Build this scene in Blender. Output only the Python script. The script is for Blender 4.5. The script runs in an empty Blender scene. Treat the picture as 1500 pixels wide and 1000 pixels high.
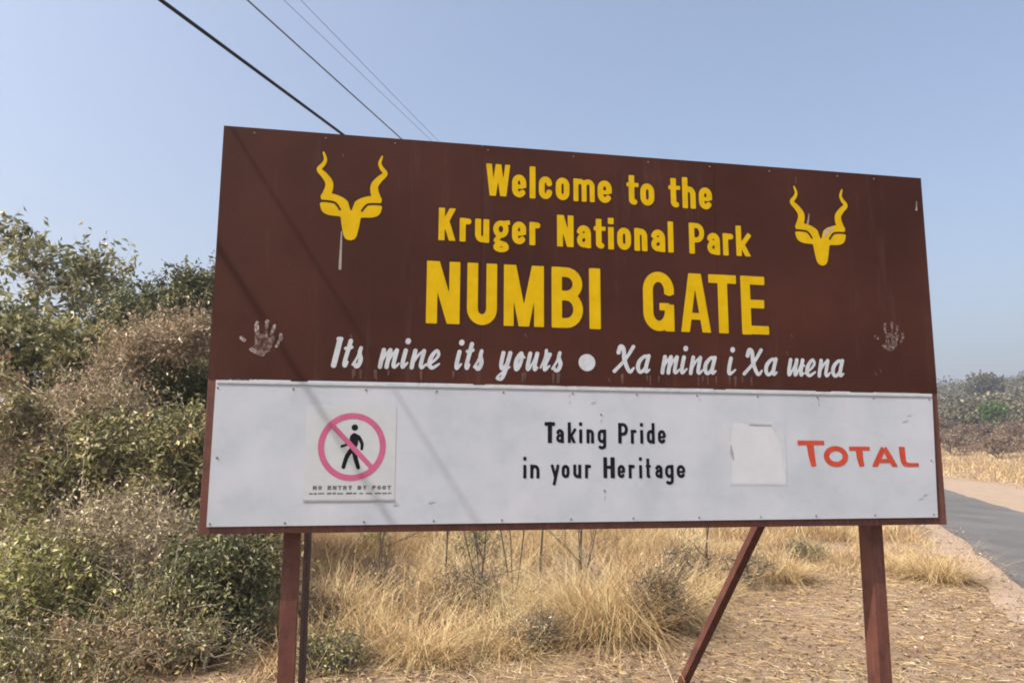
import bpy, math, random
import numpy as np
from mathutils import Vector, Matrix

sc = bpy.context.scene
col = sc.collection
PI = math.pi
rad = math.radians

# ------------------------------------------------------------------ camera
F_PX, PITCH, ROLL = 1097.6, 0.14444, 0.00492
cam = bpy.data.cameras.new('camera')
cam.sensor_fit = 'HORIZONTAL'
cam.sensor_width = 36.0
cam.lens = F_PX / 1500.0 * 36.0
cam.clip_start, cam.clip_end = 0.05, 8000.0
camo = bpy.data.objects.new('camera', cam)
col.objects.link(camo)
f_ = Vector((0, math.cos(PITCH), math.sin(PITCH)))
r0_ = Vector((1, 0, 0))
u0_ = r0_.cross(f_)
r_ = math.cos(ROLL) * r0_ + math.sin(ROLL) * u0_
u_ = -math.sin(ROLL) * r0_ + math.cos(ROLL) * u0_
M_ = Matrix((r_, u_, -f_)).transposed().to_4x4()
M_.translation = Vector((0, 0, 1.6))
camo.matrix_world = M_
sc.camera = camo

# ------------------------------------------------------------------ sign frame of reference, sun, sky, exposure
YAW, SX, SY, SZ, SW, SH = 0.17435, -1.36474, 3.35434, 1.23, 3.6923, 1.88
E_ = Vector((math.cos(YAW), math.sin(YAW), 0))
N_ = Vector((math.sin(YAW), -math.cos(YAW), 0))          # out of the sign's front
SUN_EL, SUN_AZ = rad(49), rad(69)                        # height, and turn to the left of the sign's normal
S_ = math.cos(SUN_EL) * (math.cos(SUN_AZ) * N_ - math.sin(SUN_AZ) * E_) + Vector((0, 0, math.sin(SUN_EL)))
sun = bpy.data.lights.new('sun', 'SUN')
sun.energy, sun.angle, sun.color = 3.3, rad(0.53), (1.0, 0.93, 0.84)
suno = bpy.data.objects.new('sun', sun)
suno.rotation_euler = S_.to_track_quat('Z', 'Y').to_euler()
suno.location = (-8, -4, 12)
col.objects.link(suno)

w = bpy.data.worlds.new('World')
sc.world = w
w.use_nodes = True
nt = w.node_tree
bg = nt.nodes['Background']
sky = nt.nodes.new('ShaderNodeTexSky')
sky.sky_type = 'NISHITA'
sky.sun_disc = False
sky.sun_elevation = SUN_EL
sky.sun_rotation = math.atan2(S_.x, S_.y)
sky.altitude, sky.air_density, sky.dust_density, sky.ozone_density = 0, 1.0, 6.5, 1.1
nt.links.new(sky.outputs[0], bg.inputs[0])
bg.inputs[1].default_value = 0.118
sc.view_settings.view_transform = 'Standard'
sc.view_settings.look = 'None'
sc.view_settings.gamma = 1.0
sc.view_settings.use_curve_mapping = False
sc.view_settings.exposure = 1.1
sc.cycles.filter_width = 1.9                              # a slightly soft phone lens
sc.cycles.max_bounces = 6
sc.cycles.transparent_max_bounces = 8
sc.cycles.use_denoising = True
sc.cycles.denoiser = 'OPENIMAGEDENOISE'

# ------------------------------------------------------------------ helpers
def tag(o, label=None, cat=None, group=None, kind=None):
    if label: o['label'] = label
    if cat: o['category'] = cat
    if group: o['group'] = group
    if kind: o['kind'] = kind
    return o

def empty(name, loc=(0, 0, 0), rz=0.0):
    o = bpy.data.objects.new(name, None)
    o.empty_display_size = 0.2
    o.location = loc
    o.rotation_euler = (0, 0, rz)
    col.objects.link(o)
    return o

def link(name, me, mat, parent=None):
    o = bpy.data.objects.new(name, me)
    if mat: me.materials.append(mat)
    col.objects.link(o)
    if parent: o.parent = parent
    return o

def np_mesh(name, V, F, tint=None, smooth=False):
    """V (n,3) array, F (m,k) array of one face size, tint one float per vertex."""
    V = np.asarray(V, np.float32); F = np.asarray(F, np.int32)
    me = bpy.data.meshes.new(name)
    k = F.shape[1]; m = len(F)
    me.vertices.add(len(V)); me.vertices.foreach_set('co', V.ravel())
    me.loops.add(m * k); me.loops.foreach_set('vertex_index', F.ravel())
    me.polygons.add(m); me.polygons.foreach_set('loop_start', np.arange(0, m * k, k, dtype=np.int32))
    me.polygons.foreach_set('use_smooth', np.full(m, smooth, dtype=bool))
    if tint is not None:
        a = me.attributes.new('tint', 'FLOAT', 'POINT')
        a.data.foreach_set('value', np.asarray(tint, np.float32))
    me.update(calc_edges=True)
    return me

class MB:
    """collects mixed faces into one mesh"""
    def __init__(s): s.v = []; s.f = []
    def add(s, vs, fs):
        b = len(s.v); s.v += [tuple(v) for v in vs]; s.f += [tuple(i + b for i in f) for f in fs]; return s
    def box(s, x0, x1, y0, y1, z0, z1, bev=0.0):
        if bev <= 0:
            vs = [(x, y, z) for z in (z0, z1) for y in (y0, y1) for x in (x0, x1)]
            return s.add(vs, [(0, 2, 3, 1), (4, 5, 7, 6), (0, 1, 5, 4), (2, 6, 7, 3), (0, 4, 6, 2), (1, 3, 7, 5)])
        import bmesh
        bm = bmesh.new(); bmesh.ops.create_cube(bm, size=1)
        for v in bm.verts:
            v.co = ((x0 + x1) / 2 + v.co.x * (x1 - x0), (y0 + y1) / 2 + v.co.y * (y1 - y0), (z0 + z1) / 2 + v.co.z * (z1 - z0))
        bmesh.ops.bevel(bm, geom=bm.edges[:], offset=bev, segments=2, affect='EDGES', profile=0.6)
        bm.verts.index_update()
        s.add([v.co for v in bm.verts], [[v.index for v in f.verts] for f in bm.faces]); bm.free(); return s
    def bar(s, p, q, wx, wy, up=(0, 0, 1)):
        p = Vector(p); q = Vector(q); d = (q - p).normalized()
        a = d.cross(Vector(up)).normalized(); b = a.cross(d)
        vs = [c + a * i * wx / 2 + b * j * wy / 2 for c in (p, q) for i, j in ((-1, -1), (1, -1), (1, 1), (-1, 1))]
        return s.add(vs, [(3, 2, 1, 0), (4, 5, 6, 7), (0, 1, 5, 4), (1, 2, 6, 5), (2, 3, 7, 6), (3, 0, 4, 7)])
    def tube(s, pts, rs, n=10):
        pts = [Vector(p) for p in pts]; rings = []
        if not hasattr(rs, '__len__'): rs = [rs] * len(pts)
        for i, p in enumerate(pts):
            d = (pts[min(i + 1, len(pts) - 1)] - pts[max(i - 1, 0)]).normalized()
            a = d.cross(Vector((0.31, 0.17, 0.93))).normalized(); b = d.cross(a)
            rings.append([p + (a * math.cos(2 * PI * k / n) + b * math.sin(2 * PI * k / n)) * rs[i] for k in range(n)])
        vs = [v for r in rings for v in r]; fs = []
        for i in range(len(pts) - 1):
            for k in range(n):
                fs.append((i * n + k, i * n + (k + 1) % n, (i + 1) * n + (k + 1) % n, (i + 1) * n + k))
        fs.append(tuple(range(n))[::-1]); fs.append(tuple((len(pts) - 1) * n + k for k in range(n)))
        return s.add(vs, fs)
    def build(s, name, mat, parent=None, smooth=False):
        me = bpy.data.meshes.new(name); me.from_pydata(s.v, [], s.f); me.update()
        if smooth: me.polygons.foreach_set('use_smooth', [True] * len(me.polygons))
        return link(name, me, mat, parent)

# ------------------------------------------------------------------ materials
def lin(r, g, b):
    f = lambda c: (c / 255 / 12.92) if c / 255 <= 0.04045 else ((c / 255 + 0.055) / 1.055) ** 2.4
    return (f(r), f(g), f(b), 1)

class NT:
    def __init__(s, name):
        s.m = bpy.data.materials.new(name); s.m.use_nodes = True; s.t = s.m.node_tree
        s.b = s.t.nodes['Principled BSDF']; s.b.inputs['Specular IOR Level'].default_value = 0.3
    def n(s, typ, **kw):
        o = s.t.nodes.new(typ)
        for k, v in kw.items(): setattr(o, k, v)
        return o
    def l(s, a, b): s.t.links.new(a, b)
    def coord(s, scale=(1, 1, 1)):
        tc = s.n('ShaderNodeTexCoord'); mp = s.n('ShaderNodeMapping'); mp.inputs['Scale'].default_value = scale
        s.l(tc.outputs['Object'], mp.inputs['Vector']); return mp.outputs[0]
    def noise(s, scale, detail=4, rough=0.6, vec=None):
        o = s.n('ShaderNodeTexNoise'); o.inputs['Scale'].default_value = scale; o.inputs['Detail'].default_value = detail
        o.inputs['Roughness'].default_value = rough
        s.l(vec if vec is not None else s.coord(), o.inputs['Vector']); return o.outputs['Fac']
    def ramp(s, fac, stops, interp='LINEAR'):
        o = s.n('ShaderNodeValToRGB'); r = o.color_ramp; r.interpolation = interp
        while len(r.elements) < len(stops): r.elements.new(0.5)
        for e, (p, c) in zip(r.elements, stops): e.position = p; e.color = (*c[:3], 1)
        s.l(fac, o.inputs[0]); return o.outputs[0]
    def mix(s, fac, a, b, mode='MIX'):
        o = s.n('ShaderNodeMix', data_type='RGBA', blend_type=mode)
        for i, v in ((0, fac), (6, a), (7, b)):
            if hasattr(v, 'is_linked') or hasattr(v, 'links'): s.l(v, o.inputs[i])
            else: o.inputs[i].default_value = v if i == 0 else (*v[:3], 1)
        return o.outputs[2]
    def math(s, op, a, b=0.5):
        o = s.n('ShaderNodeMath', operation=op)
        for i, v in ((0, a), (1, b)):
            if hasattr(v, 'links'): s.l(v, o.inputs[i])
            else: o.inputs[i].default_value = v
        return o.outputs[0]
    def bump(s, h, dist=0.01, strength=1.0):
        o = s.n('ShaderNodeBump'); o.inputs['Distance'].default_value = dist; o.inputs['Strength'].default_value = strength
        s.l(h, o.inputs['Height']); s.l(o.outputs[0], s.b.inputs['Normal'])
    def base(s, c, rough=0.6):
        if hasattr(c, 'links'): s.l(c, s.b.inputs['Base Color'])
        else: s.b.inputs['Base Color'].default_value = (*c[:3], 1)
        s.b.inputs['Roughness'].default_value = rough
        return s

def paint(name, c, rough=0.5, wear=0.35, scale=9.0, bump=0.0):
    """painted metal: fine mottling and chalky fading around one colour"""
    m = NT(name)
    n1 = m.noise(scale, 5, 0.65); n2 = m.noise(scale * 9, 3, 0.7)
    dark = tuple(x * (1 - wear * 0.55) for x in c[:3]); lite = tuple(min(0.9, x + wear * 0.05 + x * wear * 0.25) for x in c[:3])
    a = m.ramp(n1, [(0.3, dark), (0.55, c), (0.78, lite)])
    a = m.mix(m.math('MULTIPLY', n2, 0.25 * wear), a, tuple(x * 0.6 for x in c[:3]))
    m.base(a, rough)
    if bump: m.bump(m.noise(2.3, 2, 0.5), bump)
    return m.m

def foliage(name, stops, trans=0.35, rough=0.45, spec=0.45):
    m = NT(name)
    at = m.n('ShaderNodeAttribute', attribute_name='tint')
    c = m.ramp(at.outputs['Fac'], stops)
    m.base(c, rough)
    if trans > 0:
        tr = m.n('ShaderNodeBsdfTranslucent'); mx = m.n('ShaderNodeMixShader'); mx.inputs[0].default_value = trans * .75
        m.l(c, tr.inputs['Color']); m.l(m.b.outputs[0], mx.inputs[1]); m.l(tr.outputs[0], mx.inputs[2])
        m.l(mx.outputs[0], m.t.nodes['Material Output'].inputs['Surface'])
    m.b.inputs['Specular IOR Level'].default_value = spec
    return m.m
BR_A, BR_B = (3.318, .145, 1.036), (2.862, 1.74, -1.36)
# ------------------------------------------------------------------ sign writing: shapes as distance fields, cut out as flat painted meshes
def arc(cx, cy, rx, ry, a0, a1, n=12):
    t = np.radians(np.linspace(a0, a1, n)); return [(cx + rx * math.cos(k), cy + ry * math.sin(k)) for k in t]

def smooth(pts, n=6):
    P = np.array([pts[0]] + list(pts) + [pts[-1]], float); out = []
    for i in range(1, len(P) - 2):
        for t in np.linspace(0, 1, n, endpoint=False):
            a, b, c, d = P[i - 1], P[i], P[i + 1], P[i + 2]
            out.append(0.5 * (2 * b + (c - a) * t + (2 * a - 5 * b + 4 * c - d) * t * t + (3 * b - a - 3 * c + d) * t ** 3))
    out.append(P[-2]); return [tuple(p) for p in out]

def sdf_stroke(X, Y, pts, r, cap='b'):
    pts = [p for i, p in enumerate(pts) if i == 0 or math.hypot(p[0] - pts[i - 1][0], p[1] - pts[i - 1][1]) > 1e-5]
    f = np.full(X.shape, 9.0); n = len(pts) - 1
    rr = list(r) if hasattr(r, '__len__') else [r, r]
    rr = np.interp(np.linspace(0, 1, n + 1), np.linspace(0, 1, len(rr)), rr)
    for i in range(n):
        (x0, y0), (x1, y1) = pts[i], pts[i + 1]; dx, dy = x1 - x0, y1 - y0; L = math.hypot(dx, dy) or 1e-9
        t = ((X - x0) * dx + (Y - y0) * dy) / L; q = ((X - x0) * -dy + (Y - y0) * dx) / L
        tc = np.clip(t, 0, L); R = rr[i] + (rr[i + 1] - rr[i]) * tc / L
        g = np.hypot(t - tc, q) - R
        if cap == 'b':
            if i == 0: g = np.where(t < 0, np.maximum(np.abs(q) - R, -t), g)
            if i == n - 1: g = np.where(t > L, np.maximum(np.abs(q) - R, t - L), g)
        f = np.minimum(f, g)
    return f

def sdf_poly(X, Y, pts):
    d = np.full(X.shape, 9.0); ins = np.zeros(X.shape, bool); n = len(pts)
    for i in range(n):
        (x0, y0), (x1, y1) = pts[i], pts[(i + 1) % n]; dx, dy = x1 - x0, y1 - y0; L2 = dx * dx + dy * dy or 1e-12
        t = np.clip(((X - x0) * dx + (Y - y0) * dy) / L2, 0, 1)
        d = np.minimum(d, np.hypot(X - x0 - t * dx, Y - y0 - t * dy))
        c = ((y0 > Y) != (y1 > Y)); ins ^= c & (X < (x1 - x0) * (Y - y0) / ((y1 - y0) or 1e-12) + x0)
    return np.where(ins, -d, d)

class Flat:
    """flat painted marks on the sign, in sign coordinates (u along, z up from its lower edge)"""
    def __init__(s): s.v = []; s.f = []
    def field(s, fn, x0, x1, y0, y1, h):
        nx, ny = int((x1 - x0) / h) + 2, int((y1 - y0) / h) + 2
        gx, gy = x0 + h * np.arange(nx), y0 + h * np.arange(ny)
        X, Y = np.meshgrid(gx, gy); f = fn(X, Y); f = np.where(np.abs(f) < 1e-7, 1e-7, f); ins = f < 0
        vid = {}
        def corner(i, j):
            k = (0, i, j)
            if k not in vid: vid[k] = len(s.v); s.v.append((gx[i], gy[j]))
            return vid[k]
        def cross(i, j, a, b):
            k = (1, min((i, j), (a, b)), max((i, j), (a, b)))
            if k not in vid:
                t = f[j, i] / (f[j, i] - f[b, a]); vid[k] = len(s.v)
                s.v.append((gx[i] + t * (gx[a] - gx[i]), gy[j] + t * (gy[b] - gy[j])))
            return vid[k]
        cnt = ins[:-1, :-1].astype(int) + ins[:-1, 1:] + ins[1:, :-1] + ins[1:, 1:]
        for j in range(ny - 1):
            i = 0
            row = cnt[j]
            while i < nx - 1:
                c = row[i]
                if c == 4:
                    e = i
                    while e < nx - 1 and row[e] == 4: e += 1
                    s.f.append((corner(i, j), corner(e, j), corner(e, j + 1), corner(i, j + 1))); i = e; continue
                if c:
                    q = [(i, j), (i + 1, j), (i + 1, j + 1), (i, j + 1)]; poly = []
                    for k in range(4):
                        a, b = q[k], q[(k + 1) % 4]
                        if ins[a[1], a[0]]: poly.append(corner(*a))
                        if ins[a[1], a[0]] != ins[b[1], b[0]]: poly.append(cross(*a, *b))
                    if len(poly) > 2: s.f.append(tuple(poly))
                i += 1
    def strokes(s, add, sub=(), h=0.003, clip=None):
        """add / sub: ('s', pts, r, cap) strokes or ('p', pts) polygons"""
        P = np.array([p for a in add for p in a[1]]); m = max([np.max(a[2]) for a in add if a[0] == 's'] + [0]) * 1.5 + 2 * h
        def ev(X, Y):
            g = lambda a: sdf_stroke(X, Y, a[1], a[2], a[3]) if a[0] == 's' else sdf_poly(X, Y, a[1])
            f = np.full(X.shape, 9.0)
            for a in add: f = np.minimum(f, g(a))
            for a in sub: f = np.maximum(f, -g(a))
            if clip: f = np.maximum(f, np.maximum(np.maximum(clip[0] - X, X - clip[1]), np.maximum(clip[2] - Y, Y - clip[3])))
            return f
        s.field(ev, P[:, 0].min() - m, P[:, 0].max() + m, P[:, 1].min() - m, P[:, 1].max() + m, h)
    def build(s, name, mat, parent, y):
        me = bpy.data.meshes.new(name)
        me.from_pydata([(u - SW / 2, y, SZ + z) for u, z in s.v], [], s.f); me.update()
        return link(name, me, mat, parent)

def gothic(c, w, H, X, D, r):
    """condensed block letters -> strokes, clip in y"""
    L, R, M = r, w - r, w / 2; rx = (R - L) / 2; ry = min(rx * 1.3, (X - 2 * r) / 2); S = []; cl = None
    s = lambda pts, k=1.0, cap='b': S.append(('s', list(pts), r * k, cap))
    if c == 'o': s(arc(M, X - r - ry, rx, ry, 180, 0) + arc(M, r + ry, rx, ry, 0, -180) + [(L, X - r - ry)])
    elif c == 'e':
        s([(L, X * .47), (R, X * .47)], .72)
        s([(R, X * .43)] + arc(M, X - r - ry, rx, ry, 0, 180) + arc(M, r + ry, rx, ry, 180, 335))
    elif c == 'c': s(arc(M, X - r - ry, rx, ry, -8, 180) + arc(M, r + ry, rx, ry, 180, 368))
    elif c == 'l': s([(M, 0), (M, H)])
    elif c == 'i':
        s([(M, 0), (M, X * .98)]); s([(M, H - 2.1 * r), (M, H)], 1.02)
    elif c == 'm':
        q = (M - L) / 2; k = .86
        s([(L, 0), (L, X)], k)
        s([(L, X - r - q)] + arc(L + q, X - r * k - q * 1.2, q, q * 1.2, 180, 0) + [(M, 0)], k); s([(M, X - r - q)] + arc(M + q, X - r * k - q * 1.2, q, q * 1.2, 180, 0) + [(R, 0)], k)
    elif c in 'nh':
        s([(L, 0), (L, X if c == 'n' else H)]); s([(L, X - r - ry)] + arc(M, X - r - ry, rx, ry, 180, 0) + [(R, 0)])
    elif c == 'u': s([(R, 0), (R, X)]); s([(L, X)] + arc(M, r + ry, rx, ry, 180, 360))
    elif c == 'r': s([(L, 0), (L, X)]); s([(L, X * .55)] + arc(M + rx * .3, X - r * .95 - ry * .9, rx * 1.3, ry * .9, 180, 62))
    elif c == 't':
        xs = w * .42; s([(xs, H * .94)] + arc(xs + rx * .75, r + rx * .75, rx * .75, rx * .75, 180, 290)); s([(0, X - r * .8), (w, X - r * .8)], .72)
    elif c == 'a':
        s([(R, 0), (R, X - r - ry)] + arc(M, X - r - ry, rx, ry, 0, 172))
        s([(R, X * .56), (M, X * .54)] + arc(M, X * .33, rx, X * .33 - r, 110, 270) + [(R, X * .24)], .9)
    elif c == 'g':
        q = (X * .92 - X * .25) / 2
        s(arc(M * .96, X * .62, rx * .92, X * .38 - r * .9, 0, 360, 20), .9); s([(M, X - r), (w * 1.0, X - r * .5)], .75)
        s([(M * .7, X * .27), (L * 1.1, X * .12), (M * .8, X * .03), (R * .9, -D * .12)], .8, 'r')
        s(arc(M, -D * .42, rx, D * .58 - r * .8, 0, 360, 20), .8)
    elif c == 'k': s([(L, 0), (L, H)]); s([(L, X * .32), (R + r, X * 1.03)], .85); s([(M * .75, X * .6), (R + r * .6, -X * .1)], .95); cl = (0, H)
    elif c == 'y': s([(L, X), (M * 1.1, X * .02)], .95); s([(R, X), (M * .75, -D)], .95)
    elif c == 'd': s([(R, 0), (R, H)]); s(arc(M, X - r - ry, rx, ry, 180, 0) + arc(M, r + ry, rx, ry, 0, -180) + [(L, X - r - ry)])
    elif c == 'q':   # open-tailed g
        s([(R, X), (R, -D * .4)] + arc(M, -D * .4, rx, D * .6 - r, 0, -150)); s(arc(M, X - r - ry, rx, ry, 180, 0) + arc(M, r + ry, rx, ry, 0, -180) + [(L, X - r - ry)])
    elif c == 'W': s([(L * .9, H * 1.02), (w * .27, -.02 * H)], .95); s([(w * .3, 0), (M, H * 1.02)], .85); s([(M, H * 1.02), (w * .7, 0)], .95); s([(w * .73, -.02 * H), (w - L * .9, H * 1.02)], .85); cl = (0, H)
    elif c == 'N': s([(L, 0), (L, H)], 1); s([(R, 0), (R, H)], 1); s([(L, H + r * .9), (R, -r * .9)], 1.0); cl = (0, H)
    elif c == 'U': q = rx; s([(L, H)] + arc(M, r + q * 1.15, q, q * 1.15, 180, 360, 18) + [(R, H)])
    elif c == 'M': s([(L, 0), (L, H)]); s([(R, 0), (R, H)]); s([(L + r * .3, H + r), (M, -r * .4)], .95); s([(R - r * .3, H + r), (M, -r * .4)], .95); cl = (0, H)
    elif c == 'B':
        s([(L, 0), (L, H)], 1.0); a = H * .26; b = H * .27; k = .93
        q1 = min(a, rx * 1.1)
        s([(L, H - r * k), (R - q1 - r * .1, H - r * k)] + arc(R - q1 - r * .1, H - r * k - (H * .47 - r * k) / 2, q1, (H * .47 - r * k) / 2, 90, -90) + [(L, H * .53)], k)
        s([(L, H * .53), (R - q1, H * .53)] + arc(R - q1, r * k + (H * .53 - r * k) / 2, q1, (H * .53 - r * k) / 2, 90, -90) + [(L, r * k)], k)
    elif c == 'I': s([(M, 0), (M, H)], w / 2 / r)
    elif c == 'G':
        q = rx * 1.25; s([(R, H * .62), (R, H - r - q)] + arc(M, H - r - q, rx, q, 0, 180, 18) + arc(M, r + q, rx, q, 180, 352, 18)); s([(R, 0), (R, H * .45)], .95); s([(M * 1.05, H * .41), (R, H * .41)], .72)
    elif c == 'A': s([(r * .9, -.05 * H), (M - r * .35, H * 1.05)], .95); s([(w - r * .9, -.05 * H), (M + r * .35, H * 1.05)], .95); s([(L, H * .27), (R, H * .27)], .72); cl = (0, H)
    elif c == 'T': s([(M, 0), (M, H)]); s([(0, H - r * .85), (w, H - r * .85)], .85)
    elif c == 'E': s([(L, 0), (L, H)]); [s([(L, y), (e, y)], .85) for y, e in ((H - r * .85, w * .9), (H * .52, w * .86), (r * .85, w))]
    elif c == 'H': s([(L, 0), (L, H)]); s([(R, 0), (R, H)], 1.15); s([(L, H * .52), (R, H * .52)], .8)
    elif c == 'K': s([(L, 0), (L, H)]); s([(L, H * .33), (R + r * .2, H * 1.06)], .95); s([(M * .85, H * .6), (R, -H * .06)], 1.05); cl = (0, H)
    elif c == 'P':
        q = (H * .56 - r) / 2
        s([(L, 0), (L, H)]); s([(L, H - r * .9), (M, H - r * .9)] + arc(M, H - r * .9 - q, rx, q, 90, -90) + [(L, H - r * .9 - 2 * q)], .9)
    elif c == 'F': s([(L, 0), (L, H)]); [s([(L, y), (e, y)], .85) for y, e in ((H - r * .85, w), (H * .5, w * .85))]
    elif c == 'R':
        q = (H * .56 - r) / 2
        s([(L, 0), (L, H)]); s([(L, H - r * .9), (M, H - r * .9)] + arc(M, H - r * .9 - q, rx, q, 90, -90) + [(L, H - r * .9 - 2 * q)], .9); s([(M, H * .45), (R, 0)])
    elif c == 'O': q = rx * 1.2; s(arc(M, H - r - q, rx, q, 180, 0) + arc(M, r + q, rx, q, 0, -180) + [(L, H - r - q)])
    elif c == 'Y': s([(M, 0), (M, H * .5)]); s([(L, H), (M, H * .45)]); s([(R, H), (M, H * .45)])
    return S, cl

def brush(c, w, H, X, D, r):
    """slanted brush-script letters; the slant is added by the caller"""
    k = .2; w = w - k * X * .8; L, R, M = r, w - r, w / 2; S = []
    s = lambda pts, q=1.0: S.append(('s', smooth(pts), [r * q] if not hasattr(q, '__len__') else [r * z for z in q], 'r'))
    up = .62
    if c == 'I': s([(M * .55, r * 1.1), (M * .6, H * .5), (M * .6, H - r * 1.3)], 1.3); s([(M * .6 - r * .8, H - r), (M * .6 + r * .5, H - r)], 1.0)
    elif c == 't': s([(M * .95, H * .88), (M * .75, X * .6), (M * .68, r * 2.2), (M, r), (R, X * .28)], (1.05, 1, 1, .9, .6)); s([(L * .1, X * .93), (M, X * .96), (R * 1.15, X * 1.0)], .85)
    elif c == 's': s([(0, X * .16), (M * .7, X * .55), (M * .98, X * .97)], (.6, .6, .8)); s([(M * .98, X * .97), (M * .95, X * .72), (R * .98, X * .42), (R * .85, X * .12), (M * .75, r * .8), (L * .9, X * .2)], (.9, 1, 1.1, 1, .9, .8))
    elif c in 'mn':
        xs = [L, M, R] if c == 'm' else [L * 1.1, R * .92]
        for i, x in enumerate(xs):
            last = i == len(xs) - 1
            s([(x, X - r), (x - r * .1, X * .4), (x, r * (1.6 if last else .8))] + ([(x + r * .9, r * .8), (x + r * 2.4, X * .26)] if last else []), (1.05, 1, .95, .7, .5) if last else 1.05)
            if i: s([(xs[i - 1], X * .28), (xs[i - 1] * .5 + x * .5, X * .72), (x - r * .1, X - r)], up)
    elif c == 'i': s([(M * .7, X - r), (M * .6, X * .4), (M * .75, r * 1.3), (M * 1.15, r), (w * 1.05, X * .3)], (1.05, 1.05, .95, .8, .5)); s([(M * .78, X * 1.34), (M * .8, X * 1.38)], 1.3)
    elif c == 'e': s([(0, X * .2), (M, X * .42), (R * .98, X * .72), (M * 1.1, X - r * .7), (L * 1.1, X * .6), (L, X * .26), (M * .95, r * .8), (w * 1.02, X * .28)], (.6, .6, .8, .8, 1.1, 1.1, .9, .5))
    elif c in 'oa':
        s([(R * .95, X * .75), (M * 1.1, X - r * .8), (L * 1.1, X * .62), (L, X * .28), (M * .8, r * .8), (R * .85, X * .3), (R * .95, X * .75)], (.9, .8, 1.1, 1.1, .9, .9, .9))
        if c == 'a': s([(R * .98, X - r * .8), (R * .9, X * .35), (R, r * 1.1), (w * 1.08, X * .22)], (1.05, 1.05, .9, .5))
        else: s([(R * .9, X * .78), (w * 1.0, X * .7)], .6)
    elif c in 'uw':
        xs = [L, R * .9] if c == 'u' else [L, M * 1.02, R]
        for i, x in enumerate(xs):
            s([(x, X - r), (x - r * .1, X * .35), (x + r * .3, r * 1.0), (x + r * 1.4, X * .2)], (1.05, 1.05, .9, .6))
            if i: s([(xs[i - 1] + r * .3, r), (xs[i - 1] * .4 + x * .6, X * .4), (x, X - r)], up)
        if c == 'w': s([(R, X * .9), (R * 1.04, X * .7), (w * 1.05, X * .6)], .6)
    elif c == 'r': s([(0, X * .2), (L * 1.2, X * .7), (L * 1.3, X * 1.08)], (.5, .6, .8)); s([(L * 1.3, X * 1.02), (M * .9, X * .88), (R, X * .9)], .8); s([(R, X * .88), (M * .95, X * .4), (M * 1.05, r), (w * .98, X * .3)], (1, 1, .9, .5))
    elif c == 'y': s([(L, X - r), (L, X * .35), (M * .7, r), (R * .8, X * .4), (R * .95, X - r)], (1.05, 1, .8, .6, .8)); s([(R * .98, X - r), (R * .82, 0), (R * .6, -D * .75), (M * .45, -D + r), (L * .4, -D * .7), (M * .6, -D * .3), (w, X * .2)], (1.1, 1.05, .95, .9, .7, .5, .5))
    elif c == 'X': s([(L * .6, H * .72), (L * 1.2, H - r * 1.2), (M * .62, H * .84), (M * .95, H * .45), (R * .95, r), (w * 1.06, H * .2)], (1.1, 1.2, 1.1, 1.15, 1, .5)); s([(R * .92, H - r), (M, H * .48), (L * .2, r)], (1, .8, .95))
    S = [(a, [(x + k * y, y) for x, y in p], q, cp) for a, p, q, cp in S]
    return S, None

def write(items, z, H, X, D, r, name, mat, parent, y, style=gothic, h=0.003, slope=0.0, u_ref=0.0, special=None):
    words = [[items[0]]]                                  # every painted word is a part of its own
    for p, q in zip(items, items[1:]):
        if q[1] - p[2] > .04: words.append([])
        words[-1].append(q)
    for wd in words:
        F = Flat()
        for c, a, b in wd:
            S, cl = style(c, b - a, H, X, D, (special or {}).get(c, r))
            z0 = z + slope * (a - u_ref)
            S = [(t, [(px + a, py + z0) for px, py in p], q, cp) for t, p, q, cp in S]
            F.strokes(S, h=h, clip=(a - .05, b + .05, z0 + cl[0], z0 + cl[1]) if cl else None)
        F.build(name, mat, parent, y)
# ------------------------------------------------------------------ the welcome sign
sign = empty('welcome_sign', Vector((SX, SY, 0)) + E_ * SW / 2, YAW)
tag(sign, 'large brown and white metal park welcome board with yellow lettering on rust-red posts', 'sign')

mf = NT('frame_paint')
_c = mf.ramp(mf.noise(9, 7, 0.75), [(0.3, (0.036, 0.016, 0.013)), (0.46, (0.078, 0.027, 0.020)), (0.6, (0.095, 0.034, 0.025)), (0.76, (0.135, 0.062, 0.046))])
_c = mf.mix(mf.ramp(mf.noise(55, 4, 0.75), [(0.6, (0, 0, 0)), (0.72, (1, 1, 1))]), _c, (0.09, 0.04, 0.03))
_c = mf.mix(mf.math('MULTIPLY', mf.ramp(mf.noise(30, 5, 0.8), [(0.62, (0, 0, 0)), (0.70, (1, 1, 1))]), .7), _c, (0.17, 0.075, 0.04))
_c = mf.mix(mf.math('MULTIPLY', mf.ramp(mf.noise(1, 6, 0.75, mf.coord((45, 45, 4))), [(0.52, (0, 0, 0)), (0.78, (1, 1, 1))]), .35), _c, (0.20, 0.14, 0.10))
mf.base(_c, 0.6); mf.bump(mf.noise(90, 3), 0.002, 0.4); M_FRAME = mf.m

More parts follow.
